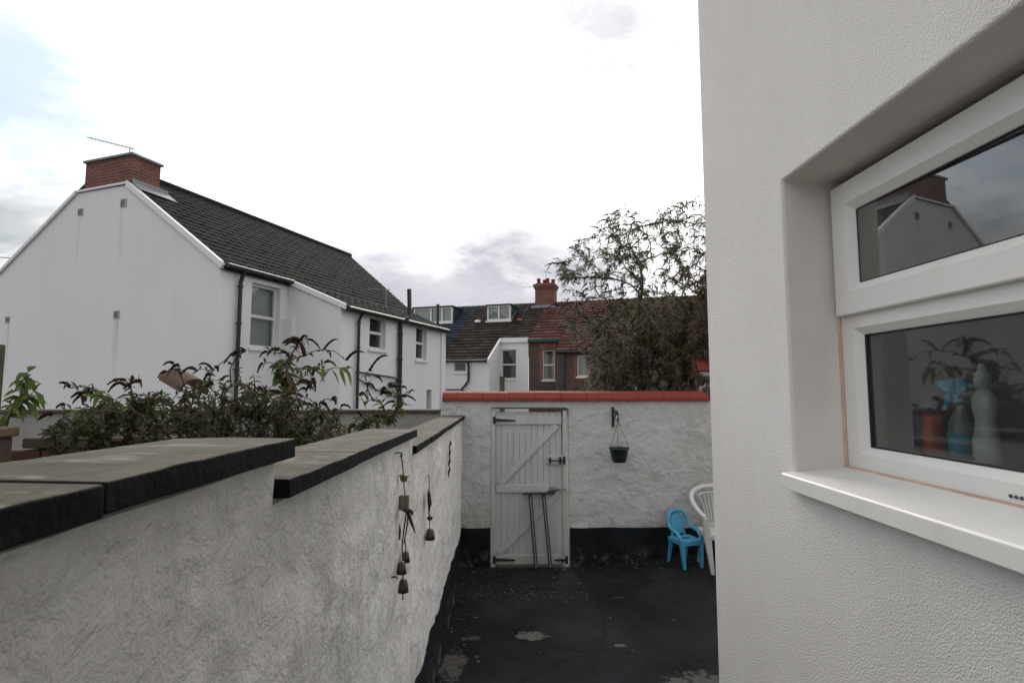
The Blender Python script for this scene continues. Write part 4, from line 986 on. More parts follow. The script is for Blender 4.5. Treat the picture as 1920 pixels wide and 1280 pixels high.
a = dsolve(896, 606); m = MB(); m.lathe([(.01, .16), (.14, .14), (.17, .06), (.16, 0)], a+V((0, 0, .03)), 12); m.build('roof_cowl', M['white_trim'], T2, smooth=True)
a = dsolve(975, 603); m = MB(); m.lathe([(.01, .14), (.12, .12), (.16, .0)], a+V((0, 0, .03)), 12); m.build('roof_cowl', M['terracotta'], T2, smooth=True)
a = dsolve(993, 572)+V((0, 0, .08)); b = dsolve(977, 602)+V((0, 0, .08)); m = MB(); m.tube([a, a.lerp(b, .5), b], .016, 5); m.build('roof_cable', M['cord'], T2)

# red tiled brick house
T3 = terr('terrace_house', 'brick terrace house with red tiled roof seen left of the bushy tree')
roof('roof', (.01, .0-.12, tz(-.12)), (1.60, -.12, tz(-.12)), (1.60, RY, RZ2), (.01, RY, RZ2), 14, 5, M['tiles_red'], T3, h=.05)
roof('roof', (1.605, -1.12, tz(-1.12)), (5.2, -1.12, tz(-1.12)), (5.2, RY, RZ2), (1.605, RY, RZ2), 18, 12, M['tiles_red'], T3, h=.05); back_roof(.01, 5.2, T3, M['tiles_red'])
wall_holes('wall', (.012, 0, 0), (1, 0, 0), 1.55, 4.40, (0, -1, 0), [(.69, 1.29, 2.58, 4.02)], M['dark_brick'], T3, .1)
win_unit((.012, 0, 0), (1, 0, 0), (0, -1, 0), .69, 1.29, 2.58, 4.02, T3, .1, .05, trans=(.5,), back='dark_room', drapes=True)
m = MB(); n = 9; px_ = []
for i in range(n+1):
    u = .60+.80*i/n; px_.append((u, -.008, 4.06+.05*math.sin(math.pi*i/n)))
m.prism(px_+[(1.44, -.008, 4.34), (.56, -.008, 4.34)], (0, .05, 0)); m.build('brick_arch', M['red_brick'], T3)
m = MB(); m.box((.56, -.004, 2.5), (.695, .03, 4.05)); m.build('brick_jamb', M['red_brick'], T3)
m = MB(); m.box((.012, -.22, 4.40), (1.59, -.08, 4.56)); m.build('gutter', M['green_gutter'], T3, bevel=.02)
pipe('downpipe', [(1.48, -.15, 4.42), (1.48, -.10, 4.2), (1.48, -.09, 0)], .06, M['black_pipe'], T3)
m = MB(); m.box((1.56, -.999, 0), (1.66, .1, tz(-1)-.15)); m.build('wing_side', M['dark_brick'], T3)
wall_holes('wing_wall', (1.56, -1.0, 0), (1, 0, 0), 3.6, 3.80, (0, -1, 0), [(1.01, 1.58, 2.72, 3.68)], M['dark_brick'], T3, .1)
win_unit((1.56, -1.0, 0), (1, 0, 0), (0, -1, 0), 1.01, 1.58, 2.72, 3.68, T3, .1, .05, trans=(), mull=(), back='net_blind', drapes=True)
m = MB(); m.box((2.42, -1.012, 2.5), (2.565, -.98, 3.7)); m.box((2.42, -1.012, 2.5), (3.3, -.985, 2.63)); m.build('brick_jamb', M['red_brick'], T3)
pipe('downpipe', [(1.95, -1.1, 3.7), (1.95, -1.09, 0)], .06, M['green_gutter'], T3)
m = MB(); m.tube([(1.62, -1.18, 3.83), (5.2, -1.18, 3.83)], .06, 8); m.build('gutter', M['black_pipe'], T3)
cl = rplane(1007, 573, RY).x; cr = rplane(1041, 573, RY).x; ct = rplane(1025, 543, RY).z; m = MB(); cw = cr-cl
m.box((cl, RY-.45, RZ2-.7), (cr, RY+.45, RZ2+.72)); m.box((cl-.05, RY-.5, RZ2+.72), (cr+.05, RY+.5, RZ2+.84)); m.box((cl-.10, RY-.55, RZ2+.84), (cr+.10, RY+.55, RZ2+.97)); m.box((cl-.02, RY-.47, RZ2+.97), (cr+.02, RY+.47, RZ2+1.05), taper=.06)
c3 = m.build('chimney', M['chimney_brick'], T3)
for (u, w_) in ((.15, -.2), (.38, .2), (.62, -.15), (.85, .2)):
    m = MB(); m.lathe([(.11, 0), (.10, .2), (.125, .24), (.12, .30), (.08, .30)], (cl+cw*u, RY+w_, RZ2+1.03), 12); m.build('chimney_pot', M['red_coping_paint'], c3, smooth=True)
m = MB(); m.box((cl-.15, RY-.75, tz(RY-.75)+.05), (cr+.15, RY-.44, tz(RY-.75)+.2)); m.build('flashing', M['lead_flashing'], c3)
aerial(to_r((cl+.15, RY-.46, RZ2+.75)), .12, V((-1, .3, 0)), .9, 6, 'small aerial on the left side of the red chimney', .2, .012)
aerial(to_r((cl+cw*.5, RY, RZ2+1.02)), .75, V((1, .5, -.1)), .4, 4, 'short upright aerial between the red chimney pots', .25, .012)
T4 = terr('terrace_house', 'further brick terrace house mostly hidden behind the bushy tree')
roof('roof', (5.22, -1.12, tz(-1.12)), (10.5, -1.12, tz(-1.12)), (10.5, RY, RZ2), (5.22, RY, RZ2), 18, 17, M['tiles_brown'], T4); back_roof(5.22, 10.5, T4, M['tiles_brown'])
m = MB(); m.box((5.17, -1.0, 0), (10.5, 8, 3.85)); m.build('wall', M['dark_brick'], T4)
m = MB(); p = aty(941.5, 705, 9.3); m.box((p.x-.045, 9.26, 0), (p.x+.045, 9.35, p.z)); tag(m.build('wooden_post', M['weathered_wood'], bevel=.008), 'grey wooden post rising above the red coping before the white terrace window', 'post')

# ------------------------------------------------------------------ left neighbour's yard: pillar, rubble wall, tile, post
m = MB(); p = aty(12, 646, 3.24); p.x -= .02
m.prism([(p.x-.05, 3.17, 0), (p.x+.02, 3.17, 0), (p.x+.02, 3.24, 0), (p.x-.05, 3.24, 0)], (-.0, 0, p.z)); 
tag(m.build('wooden_post', M['weathered_wood'], bevel=.006), 'weathered wooden post at the left edge of the picture', 'post')
bp = empty('brick_pillar', (-3.3, 3.0, 0)); tag(bp, 'low stone capped brick pillar under the bright green sapling', 'pillar')
p = aty(40, 798, 3.08); q = aty(38, 817, 3.08)
m = MB(); m.box((p.x-.55, 2.9, 0), (p.x-.02, 3.06, q.z)); child_abs(m.build('shaft', M['rubble_brick'], None, bevel=.01), bp)
m = MB(); m.box((p.x-.6, 2.86, q.z), (p.x, 3.08, p.z)); child_abs(m.build('cap', M['cap_stone'], None, bevel=.012), bp)
# broken brick wall: individual courses, ragged top
m = MB(); x = aty(35, 830, 3.3).x
yy0 = 3.3; nb = 0
for r in range(28):
    z = r*.075; xx = x-.1+(.11 if r % 2 else 0)
    while xx < x+.85:
        topz = 1.98+.14*noise.noise(V((xx*2.5, 0, 3)))
        if z < topz-.075: m.box((xx+.006, yy0+rnd.uniform(-.012, .012), z+.005), (xx+.215, yy0+.22, z+.068))
        xx += .225
tag(m.build('broken_wall', M['rubble_brick'], bevel=.006, seg=1), 'crumbling old brick wall half buried in the left bushes', 'wall')
rt = aty(345, 700, 4.6); m = MB(); n = 10; outer = []; inner = []
for i in range(n+1):
    a = math.pi*i/n; outer.append((-.13*math.cos(a), .13*math.sin(a))); inner.append((-.105*math.cos(a), .105*math.sin(a)))
prof = outer+inner[::-1]
m.prism([(x_, -.16, z_) for x_, z_ in prof], (0, .32, 0))
o = m.build('ridge_tile', M['old_clay'], bevel=.004); o.location = rt+V((0, 0, -.12)); o.rotation_euler = (math.radians(18), math.radians(8), math.radians(62))
tag(o, 'old terracotta ridge tile lying tilted among the left bushes', 'roof tile')
m = MB(); bx_ = aty(345, 745, 4.65); m.box((bx_.x-.35, 4.55, 0), (bx_.x+.3, 4.95, bx_.z-.22)); tag(m.build('brick_stack', M['rubble_brick'], bevel=.012), 'stub of brickwork carrying the old ridge tile', 'brickwork')

# ------------------------------------------------------------------ plants
class Plant:
    def __init__(s, roots): s.n = [V(r) for r in roots]; s.par = [-1]*len(roots); s.tips = []; s.dep = [0.0]*len(roots); s.d = [V((0, 0, 1))]*len(roots)
    def grow(s, tip, step=.12, sag=.0, up=.55, pen=.25):
        tip = V(tip)
        A_ = np.array(s.n); dv = np.array(tip)-A_; L_ = np.sqrt((dv*dv).sum(1)); cst = L_+pen*.15*np.array(s.dep)+np.maximum(0, -dv[:, 2])*1.2; cst[L_ < .05] = 1e9; best = int(cst.argmin())
        p = s.n[best]; L = (tip-p).length; k = max(2, int(L/step))
        c1 = p+(s.d[best]*.45+V((0, 0, up))*.55)*L*.45; c2 = tip-(tip-p)*.3+V((0, 0, L*.12))+V((rnd.gauss(0, .05), rnd.gauss(0, .05), 0))*L
        prev = best; last = p
        for j in range(1, k+1):
            t = j/k; q = p*(1-t)**3+c1*3*t*(1-t)**2+c2*3*t*t*(1-t)+tip*t**3
            s.n.append(q); s.par.append(prev); s.dep.append(s.dep[prev]+(q-last).length); s.d.append((q-last).normalized()); prev = len(s.n)-1; last = q
        s.tips.append(prev); return prev
    def stems(s, r0=.0035, expo=.5, mb=None, n=5):
        cnt = [0]*len(s.n); kids = [[] for _ in s.n]
        for i, p in enumerate(s.par):
            if p >= 0: kids[p].append(i)
        for t in s.tips:
            i = t
            while i >= 0: cnt[i] += 1; i = s.par[i]
        rad = [r0*max(1, c_)**expo for c_ in cnt]; m = mb or MB()
        for i in range(len(s.n)):
            p = s.par[i]; start = p < 0 or (kids[p] and max(kids[p], key=lambda q: cnt[q]) != i)
            if not start: continue
            ch_ = ([p] if p >= 0 else [])+[i]; cur = i
            while kids[cur]:
                cur = max(kids[cur], key=lambda q: cnt[q]); ch_.append(cur)
            if len(ch_) > 1: m.tube([s.n[q] for q in ch_], [min(rad[q], rad[ch_[1]]*1.05) for q in ch_], n, cap=False)
        return m
    def path(s, tip, dist):
        out = []; i = tip; d = 0
        while s.par[i] >= 0 and d < dist:
            out.append((s.n[i], s.d[i], d)); d += (s.n[i]-s.n[s.par[i]]).length; i = s.par[i]
        return out
def leaf(m, p, d, L, W, droop=.25, mi=0):
    d = V(d).normalized(); s = d.cross(V((0, 0, 1)))
    s = s.normalized() if s.length > .05 else V((1, 0, 0))
    a = rnd.uniform(-.9, .9); n = s.cross(d).normalized(); s = (s*math.cos(a)+n*math.sin(a)); n = s.cross(d)
    z = V((0, 0, -1)); i = len(m.v)
    m1 = p+d*L*.38+z*droop*L*.12; tip = p+d*L+z*droop*L*.6; m2 = p+d*L*.7+z*droop*L*.34
    fold = n*W*.22
    m.v += [tuple(p), tuple(m1+s*W*.5+fold), tuple(m1), tuple(m1-s*W*.5+fold), tuple(m2+s*W*.36+fold*.7), tuple(m2), tuple(m2-s*W*.36+fold*.7), tuple(tip)]
    for f in ((0, 1, 2), (0, 2, 3), (1, 4, 5, 2), (2, 5, 6, 3), (4, 7, 5), (5, 7, 6)): m.f.append(tuple(i+k for k in f)); m.m.append(mi)
def dress(pl, m, dist, spacing, L, W, bias=(0, 0, 0), droop=.4, per=2, mi=0, jit=.35, only=None):
    for t in (only or pl.tips):
        acc = 0; last = None
        for (p, d, dd) in pl.path(t, dist):
            if last is not None:
                seg = (p-last).length; k = max(1, int(seg/spacing))
                for q in range(k):
                    c_ = last.lerp(p, (q+.5)/k); s = d.cross(V((rnd.gauss(0, 1), rnd.gauss(0, 1), rnd.gauss(0, 1))))
                    if s.length < .01: continue
                    s.normalize()
                    for e in range(per):
                        sd = s if e % 2 == 0 else -s
                        dr = d*.6+sd*.8+V(bias)+V((rnd.gauss(0, jit), rnd.gauss(0, jit), rnd.gauss(0, jit)))
                        leaf(m, c_, dr, L*rnd.uniform(.6, 1.25), W*rnd.uniform(.7, 1.25), droop, mi if rnd.random() < .86 else 0)
            last = p
def spike(m, p, q, r, arch=.18, n=10):
    """drooping seed head made of clustered little capsules"""
    p = V(p); q = V(q); L = (q-p).length; pts = []
    for i in range(n*2+1):
        t = i/(n*2); c_ = p.lerp(q, t)+V((0, 0, arch*L*4*t*(1-t)))
        pts.append(c_)
    rr = [r*(.8+.4*((i % 2)))*(1-.55*(i/(2*n))**2)*rnd.uniform(.75, 1.2) for i in range(len(pts))]
    rr[0] *= .4; rr[-1] *= .4
    m.tube(pts, rr, 6)
    for i in range(1, len(pts)-1):
        if rnd.random() < .6:
            o = V((rnd.gauss(0, 1), rnd.gauss(0, 1), rnd.gauss(0, 1))).normalized()*rr[i]*.9
            m.tube([pts[i], pts[i]+o*.8, pts[i]+o*1.15], [rr[i]*.55, rr[i]*.5, rr[i]*.15], 5)

def inpoly(x, y, P):
    c_ = False; j = len(P)-1
    for i in range(len(P)):
        if (P[i][1] > y) != (P[j][1] > y) and x < (P[j][0]-P[i][0])*(y-P[i][1])/(P[j][1]-P[i][1])+P[i][0]: c_ = not c_
        j = i
    return c_

def bush(name, label, cat, group, roots, tips, spikes, mat, L, W, dist, spacing, stem='bark', r0=.004, bias=(0, 0, -.2), droop=.5, per=2, spr=.0115, jit=.4, up=.55):
    e = empty(name, roots[0]); tag(e, label, cat, group)
    pl = Plant(roots)
    tips = sorted([V(t) for t in tips], key=lambda t: min((t-V(r)).length for r in roots))
    for t in tips: pl.grow(t, up=up)
    st = []
    for (a, b, k) in spikes: st.append(pl.grow(a, up=up))
    child_abs(pl.stems(r0).build('stems', M[stem], None, smooth=True), e)
    m = MB(); dress(pl, m, dist, spacing, L, W, bias, droop, per, jit=jit, only=pl.tips[:len(tips)])
    if spikes: dress(pl, m, dist*.55, spacing*2.2, L*.9, W, bias, droop, per, jit=jit, only=pl.tips[len(tips):])
    child_abs(m.build('leaves', mat, None), e)
    if spikes:
        for (a, b, k) in spikes:
            m = MB(); spike(m, a, b, spr*k); child_abs(m.build('seed_head', M['seed_head'], None, smooth=True), e)
    return pl

def z6(x, y): return 400+x/4.174, 600+y/4.174
def z5(x, y): return x/3.765, 560+y/3.765
def S6(a, b, Y, k=1.0):
    p = aty(*z6(*a), Y); q = aty(*z6(*b), Y+rnd.uniform(-.15, .1)); return (p, q, k)
def S5(a, b, Y, k=1.0):
    p = aty(*z5(*a), Y); q = aty(*z5(*b), Y+rnd.uniform(-.15, .1)); return (p, q, k)
def fill(poly, y0, y1, n, dens=None):
    out = []; xs_ = [p[0] for p in poly]; ys_ = [p[1] for p in poly]
    while len(out) < n:
        x_ = rnd.uniform(min(xs_), max(xs_)); y_ = rnd.uniform(min(ys_), max(ys_))
        if inpoly(x_, y_, poly) and (dens is None or rnd.random() < dens(x_, y_)):
            out.append(aty(x_, y_, rnd.uniform(y0, y1)))
    return out

# middle buddleia
sp = [S6((680, 165), (540, 185), 4.4, 1.5), S6((715, 280), (675, 175), 4.35, 1.6), S6((660, 185), (560, 200), 4.45, 1.3), S6((680, 160), (735, 130), 4.4, .9), S6((735, 150), (835, 225), 4.4), S6((865, 230), (975, 150), 4.5, 1.0), S6((1040, 315), (1180, 255), 4.6, 1.1),
      S6((200, 245), (80, 345), 4.2), S6((250, 240), (190, 235), 4.2, .7), S6((620, 380), (440, 375), 4.3, 1.1), S6((590, 270), (510, 262), 4.4, .9), S6((780, 390), (690, 385), 4.4, .9), S6((870, 330), (960, 360), 4.5), S6((770, 500), (660, 490), 4.3, 1.4), S6((725, 540), (670, 555), 4.3, .9), S6((800, 380), (775, 440), 4.4, 1.5), S6((780, 460), (800, 560), 4.4, 1.4), S6((530, 575), (390, 570), 4.2), S6((500, 230), (420, 280), 4.3, 1.1), S6((420, 245), (360, 290), 4.3, .9),
      S6((840, 640), (910, 715), 4.4, 1.6), S6((940, 620), (960, 660), 4.4, 1.4), S6((1000, 670), (1075, 690), 4.6), S6((960, 700), (930, 740), 4.5, 1.1), S6((890, 780), (760, 790), 4.2, 1.2), S6((700, 600), (560, 590), 4.1, 1.0), S6((640, 720), (390, 740), 3.9, 1.2), S6((380, 340), (345, 415), 4.2, .9), S6((350, 530), (400, 570), 4.1, 1.2), S6((1100, 820), (1050, 885), 4.6, 1.3), S6((780, 670), (700, 665), 4.4, 1.1)]
mid = [(400, 715), (430, 690), (470, 700), (500, 660), (540, 645), (575, 670), (600, 690), (620, 740), (630, 790), (610, 830), (400, 830)]
tp = fill([(395, 722), (460, 712), (560, 735), (610, 760), (650, 795), (640, 850), (395, 850)], 3.2, 5.0, 330)+fill([(440, 690), (500, 650), (560, 655), (600, 720), (520, 730)], 4.1, 4.8, 6)
bush('buddleia_bush', 'tallest buddleia bush with arching dark seed spikes in front of the white house window', 'bush', 'buddleia bushes behind the yard wall', [(-1.9, 4.5, 0), (-1.75, 4.2, 0), (-2.1, 4.7, 0)], tp, sp, M['leaf_dark'], .062, .019, .5, .038, bias=(0, 0, -.3), r0=.0034)
# bright leaves cluster
e_t = [aty(*z6(x, y), 4.3) for (x, y) in ((520, 300), (560, 330), (480, 440), (590, 450), (540, 400), (500, 330), (880, 390), (1060, 380))]
bush('buddleia_shoots', 'pale yellow green leafy shoots rising through the tallest buddleia', 'bush', None, [(-1.85, 4.3, 0)], e_t, [], M['leaf_bright'], .11, .04, .35, .05, 'green_stem', .003, (0, 0, -.6), .7)
# right part near the wall
sp = [S6((1220, 400), (1365, 280), 5.3, 1.2), S6((1270, 440), (1325, 490), 5.3), S6((1205, 500), (1275, 560), 5.2, 1.1), S6((1460, 600), (1585, 632), 5.2, 1.2), S6((1390, 570), (1300, 590), 5.2, 1.3), S6((1420, 640), (1335, 670), 5.2, 1.1), S6((1150, 580), (1195, 600), 5.2, 1.3), S6((1480, 520), (1515, 540), 5.2, .8), S6((1530, 575), (1575, 558), 5.2, .7), S6((1340, 530), (1310, 580), 5.2, 1.6), S6((1370, 780), (1380, 830), 5.2, 1.1), S6((1250, 790), (1330, 810), 5.0, 1.3), S6((1290, 745), (1240, 760), 5.1), S6((1140, 720), (1170, 770), 5.0, 1.2)]
tp = fill([(640, 800), (680, 760), (740, 770), (760, 790), (735, 800), (650, 830)], 4.4, 5.4, 16)+[aty(*z6(x, y), 5.2) for (x, y) in ((1340, 700), (1350, 760), (1450, 690), (1520, 660), (1180, 640), (1190, 440), (1300, 640), (1420, 730))]
bush('buddleia_bush', 'sparse buddleia bush with few leaves beside the far steps of the yard wall', 'bush', 'buddleia bushes behind the yard wall', [(-1.25, 5.1, 0), (-1.4, 5.3, 0)], tp, sp, M['leaf_mixed'], .085, .026, .32, .055, r0=.003)
# left low part
sp = [S5((480, 605), (415, 595), 3.8), S5((490, 628), (450, 637), 3.8, .8), S5((890, 577), (755, 607), 4.0, 1.1), S5((880, 607), (760, 662), 4.0, 1.1), S5((935, 575), (932, 548), 4.0, .9), S5((1225, 457), (1150, 472), 4.2, .9), S5((1260, 467), (1188, 530), 4.2, 1.1), S5((1172, 515), (1115, 560), 4.2, 1.0), S5((1480, 520), (1430, 600), 4.2, 1.0), S5((1380, 500), (1280, 530), 4.2, 1.0), S5((1560, 575), (1620, 547), 4.2, .9), S5((1495, 597), (1430, 667), 4.2, 1.4), S5((650, 662), (510, 740), 3.8, 1.1), S5((580, 662), (500, 700), 3.8), S5((455, 750), (395, 772), 3.7, .9), S5((590, 690), (585, 750), 3.8, 1.2), S5((1000, 580), (870, 640), 4.0, 1.3), S5((370, 810), (270, 855), 3.6, 1.3), S5((1500, 500), (1400, 470), 4.2, 1.0), S5((1530, 480), (1540, 515), 4.2, 1.0), S5((1730, 372), (1640, 410), 4.2, .9)]
tp = fill([(85, 806), (120, 770), (200, 745), (290, 732), (340, 728), (400, 715), (410, 850), (80, 870)], 2.9, 4.4, 430)
bush('buddleia_bush', 'low dark leafy buddleia covering the old bricks below the white gable', 'bush', 'buddleia bushes behind the yard wall', [(-2.9, 3.8, 0), (-2.4, 3.9, 0), (-2.2, 3.4, 0)], tp, sp, M['leaf_dark'], .062, .019, .45, .038, r0=.003)
e_t = [aty(*z5(x, y), 3.55) for (x, y) in ((715, 650), (700, 690), (560, 830), (640, 700), (480, 760), (780, 720), (850, 760), (740, 780))]
bush('weed_clump', 'yellow green weeds growing from the crumbling brick wall', 'weed', None, [(-2.35, 3.45, 1.6)], e_t, [], M['leaf_bright'], .08, .035, .3, .045, 'green_stem', .0025, (0, 0, -.3), .6)
# sapling far left
def z9(x, y): return x*.1875, 640+y*.1875
e_t = [aty(*z9(x, y), 3.05) for (x, y) in ((290, 290), (200, 400), (370, 465), (320, 520), (240, 540), (260, 620), (110, 600), (40, 640), (100, 720), (170, 480), (305, 370))]
bush('sapling', 'bright green broad leaved sapling growing beside the wooden post on the brick pillar', 'sapling', None, [(aty(80, 800, 3.05).x-.2, 3.05, 2.02)], e_t, [], M['leaf_bright'], .085, .036, .10, .07, 'green_stem', .002, (0, 0, -.5), .8, jit=.3)

# big buddleia tree behind the back wall
P1 = [(1035, 492), (1062, 480), (1078, 455), (1108, 440), (1118, 420), (1150, 402), (1178, 388), (1215, 410), (1250, 396), (1300, 372), (1350, 368), (1440, 420), (1480, 520), (1480, 620), (1060, 620), (1085, 590), (1045, 575), (1055, 530)]
P2 = [(1075, 605), (1150, 575), (1230, 555), (1480, 560), (1480, 745), (1080, 745), (1100, 700), (1075, 660)]
tree = empty('buddleia_tree', (2.35, 8.5, 0)); tag(tree, 'tall straggly buddleia tree with drooping narrow leaves behind the back wall', 'tree')
pl = Plant([(2.35, 8.5, 0), (2.6, 8.7, 0), (2.0, 8.4, 0)])
for (px, py, Y) in ((1205, 545, 8.4), (1160, 430, 8.5), (1235, 420, 8.6), (1120, 470, 8.3), (1080, 520, 8.2), (1300, 420, 8.6), (1380, 480, 8.6), (1100, 640, 8.0), (1050, 590, 8.0), (1290, 560, 8.3)): pl.grow(aty(px, py, Y), step=.15, up=.8)
t1 = fill(P1, 7.7, 9.3, 820); t2 = fill(P2, 7.4, 9.2, 1150, lambda x_, y_: .25+.75*min(1, max(0, (x_-1070)/90)))
t3 = [aty(px, py, 8.3) for px, py in ((1036, 492), (1045, 484), (1060, 498), (1055, 520), (1080, 458), (1092, 475), (1140, 402), (1160, 395), (1176, 388), (1150, 415), (1190, 410), (1225, 396), (1240, 400), (1262, 395), (1283, 385), (1300, 378), (1048, 572), (1060, 600), (1066, 560), (1075, 620))]
for t_ in sorted(t1+t2+t3, key=lambda q: q.z): pl.grow(t_, up=.45)
child_abs(pl.stems(.0022, .46).build('branches', M['bark'], None, smooth=True), tree)
m = MB(); dress(pl, m, .42, .045, .105, .019, (-.35, 0, -.3), .5, 2, jit=.4); child_abs(m.build('leaves', M['leaf_tree'], None), tree)
m = MB()
for t_ in pl.tips:
    p = pl.n[t_]
    if rnd.random() < .62: spike(m, p, p+V((rnd.uniform(-.22, .03), rnd.uniform(-.08, .08), rnd.uniform(-.14, .05))), rnd.uniform(.009, .014), .15, 5)
child_abs(m.build('seed_heads', M['seed_head'], None, smooth=True), tree)
# rusty brown shrub overhanging the right end of the coping
tp = fill([(1240, 560), (1300, 480), (1345, 470), (1400, 520), (1420, 720), (1290, 735), (1230, 680)], 7.15, 7.6, 430)+[aty(px, py, 7.0) for px, py in ((1290, 765), (1310, 750), (1300, 740), (1320, 770), (1330, 745), (1270, 742), (1335, 775))]
bush('brown_shrub', 'rusty brown autumn shrub at the right end of the red coping by the house corner', 'shrub', None, [(2.75, 7.6, 0), (2.9, 7.8, 0)], tp, [], M['leaf_brown'], .08, .02, .45, .035, 'bark', .003, (-.2, 0, -.3), .5)
tp = fill([(1130, 640), (1240, 600), (1340, 620), (1360, 745), (1100, 745), (1105, 700)], 7.6, 8.2, 420)
bush('green_shrub', 'dense dark green shrub filling the gap just above the red coping', 'shrub', None, [(1.9, 7.5, 0), (2.3, 7.5, 0), (1.6, 7.5, 0)], tp, [], M['leaf_tree'], .085, .028, .45, .045, 'bark', .003, (-.1, 0, -.2), .5)

m = MB()
for k in range(110):
    if rnd.random() < .55: x = rnd.uniform(-.5, -.25); y = rnd.uniform(3.5, 6.7)
    else: x = rnd.uniform(-.4, 2.5); y = rnd.uniform(6.35, 6.75) if rnd.random() < .7 else rnd.uniform(4, 6.4)
    a = rnd.uniform(0, 6.28); leaf(m, V((x, y, floor_z(x, y)+.008)), (math.cos(a), math.sin(a), .08), rnd.uniform(.025, .06), rnd.uniform(.012, .025), .1)
tag(m.build('leaf_litter', M['leaf_brown']), 'dry brown leaves blown along the edges of the yard floor', 'leaf litter', kind='stuff')

# ------------------------------------------------------------------ sky, sun, camera
w = bpy.data.worlds.new('World'); C.world = w; w.use_nodes = True; nt = w.node_tree; nt.nodes.clear()
class WT(NT):
    def __init__(s): s.t = nt; s._co = None
t = WT()
out = t.n('ShaderNodeOutputWorld'); bg = t.n('ShaderNodeBackground'); t.lk(bg.outputs[0], out.inputs[0])
SUN_EL, SUN_AZ = math.radians(29), math.radians(-5)     # azimuth measured from +Y towards +X
sky = t.n('ShaderNodeTexSky', sky_type='NISHITA'); sky.sun_disc = False; sky.sun_elevation = SUN_EL; sky.sun_rotation = SUN_AZ
sky.altitude = 20; sky.dust_density = 1.5
D_ = t.n('ShaderNodeTexCoord').outputs['Generated']; x, y, z = t.sep(D_)
zz = t.math('ADD', t.math('MAXIMUM', z, .02), .22)
cv = t.comb(t.math('DIVIDE', x, zz), t.math('DIVIDE', y, zz), 0.0)
n1 = t.noise(1.6, 8, .6, cv, .5); n2 = t.noise(2.6, 7, .6, t.map((1, 1.7, 1), (0, 0, .6), cv), .4); n3 = t.noise(5.5, 7, .62, t.map((1, 1, 2.0), (0, 0, 0), D_), .3)
sd = V((math.sin(SUN_AZ)*math.cos(SUN_EL), math.cos(SUN_AZ)*math.cos(SUN_EL), math.sin(SUN_EL)))
dp = t.n('ShaderNodeVectorMath', operation='DOT_PRODUCT'); t.lk(D_, dp.inputs[0]); dp.inputs[1].default_value = sd
glow = t.ramp(t.math('ADD', t.math('MULTIPLY', dp.outputs['Value'], .5), .5), (.25, .0), (.60, .08), (.90, .12), (.97, .15), (.988, .22), (.995, .42), (1.0, 1.0))
STR = .1
# bearing and height of the sky direction, as tangents about the yard axis
yy_ = t.math('MAXIMUM', y, .12); A_ = t.math('DIVIDE', x, yy_); E_ = t.math('DIVIDE', z, yy_)
def patch(a0, e0, ra, re, nz, amp=1.2, lo=.35, hi=1.0):
    p = t.math('DIVIDE', t.math('SUBTRACT', A_, a0), ra); q = t.math('DIVIDE', t.math('SUBTRACT', E_, e0), re)
    d = t.math('SQRT', t.math('ADD', t.math('MULTIPLY', p, p), t.math('MULTIPLY', q, q)))
    d = t.math('ADD', d, t.math('MULTIPLY', t.math('SUBTRACT', nz, .5), amp)); return t.ramp(d, (lo, 1.0), (hi, 0.0))
cl_ = t.mix(glow, (5.3, 5.3, 5.5), (27, 26.4, 25.3))
cl_ = t.mix(t.math('MULTIPLY', t.step(n1, .40, .68), .5), cl_, (.66, .67, .71), 'MULTIPLY')
blue = t.mix(.75, t.mix(1.0, sky.outputs['Color'], (.16, .16, .16), 'MULTIPLY'), (.46, .56, .64))
cl_ = t.mix(t.math('MULTIPLY', patch(-1.0, .60, .50, .40, n2, 2.2, .15, 1.3), .9), cl_, blue, 'MULTIPLY')
cl_ = t.mix(t.math('MULTIPLY', patch(-.38, .62, .24, .10, n2, 2.2, .2, 1.2), .6), cl_, (.46, .55, .61), 'MULTIPLY')
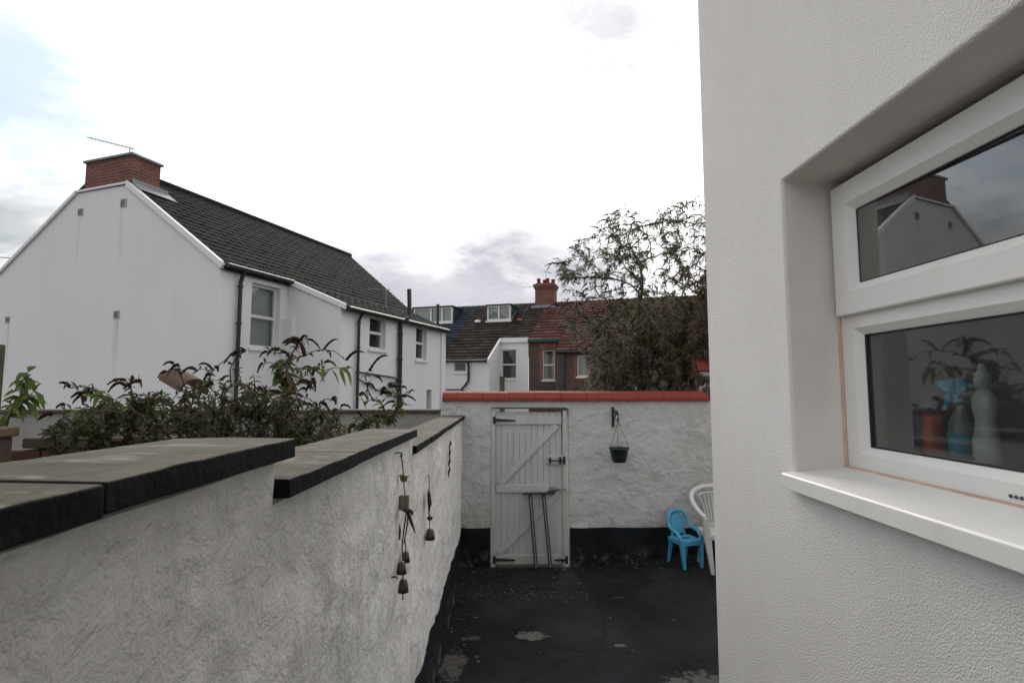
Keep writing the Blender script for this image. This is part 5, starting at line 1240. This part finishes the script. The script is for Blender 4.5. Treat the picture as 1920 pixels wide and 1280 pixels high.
cl_ = t.mix(t.math('MULTIPLY', patch(.20, .72, .36, .27, n2, 2.4, .1, 1.35), .95), cl_, (.50, .495, .52), 'MULTIPLY')
cl_ = t.mix(t.math('MULTIPLY', patch(-.07, .56, .12, .05, n2, 2.0, .1, 1.2), .7), cl_, (.44, .425, .43), 'MULTIPLY')
cl_ = t.mix(t.math('MULTIPLY', patch(-1.0, .31, .40, .11, n2, 1.2, .2, 1.2), .9), cl_, (.50, .50, .48), 'MULTIPLY')
cl_ = t.mix(t.math('MULTIPLY', patch(-.98, .20, .34, .08, n2, 1.2, .1, 1.2), .9), cl_, (.44, .48, .53), 'MULTIPLY')
cl_ = t.mix(t.math('MULTIPLY', patch(-.12, .15, .54, .19, n3, 1.3, .35, 1.25), .97), cl_, t.mix(t.step(n3, .3, .7), (.36, .37, .415), (.50, .50, .53)), 'MULTIPLY')
cl_ = t.mix(t.math('MULTIPLY', patch(.10, .27, .26, .09, n3, 1.3, .25, 1.2), .55), cl_, (.55, .55, .59), 'MULTIPLY')
t.lk(cl_, bg.inputs['Color']); bg.inputs['Strength'].default_value = STR
# below the horizon
sl_ = bpy.data.lights.new('sun', 'SUN'); sl_.energy = 1.4; sl_.angle = math.radians(30); sl_.color = (1, .95, .88)
so = bpy.data.objects.new('sun', sl_); COL.objects.link(so); so.rotation_euler = (-sd).to_track_quat('-Z', 'Y').to_euler()
cd = bpy.data.cameras.new('camera'); co = bpy.data.objects.new('camera', cd); COL.objects.link(co)
cd.sensor_width = 36; cd.sensor_fit = 'HORIZONTAL'; cd.lens = 36*F/1920; cd.clip_start = .02; cd.clip_end = 2000
co.location = (0, 0, CZ); co.rotation_euler = (math.pi/2+PITCH, 0, -YAW); C.camera = co
cd.dof.use_dof = True; cd.dof.focus_distance = 2.6; cd.dof.aperture_fstop = 7.0
C.view_settings.view_transform = 'Standard'; C.view_settings.look = 'None'; C.view_settings.exposure = .90; C.view_settings.gamma = 1
C.cycles.max_bounces = 8; C.cycles.transparent_max_bounces = 12; C.cycles.use_denoising = True
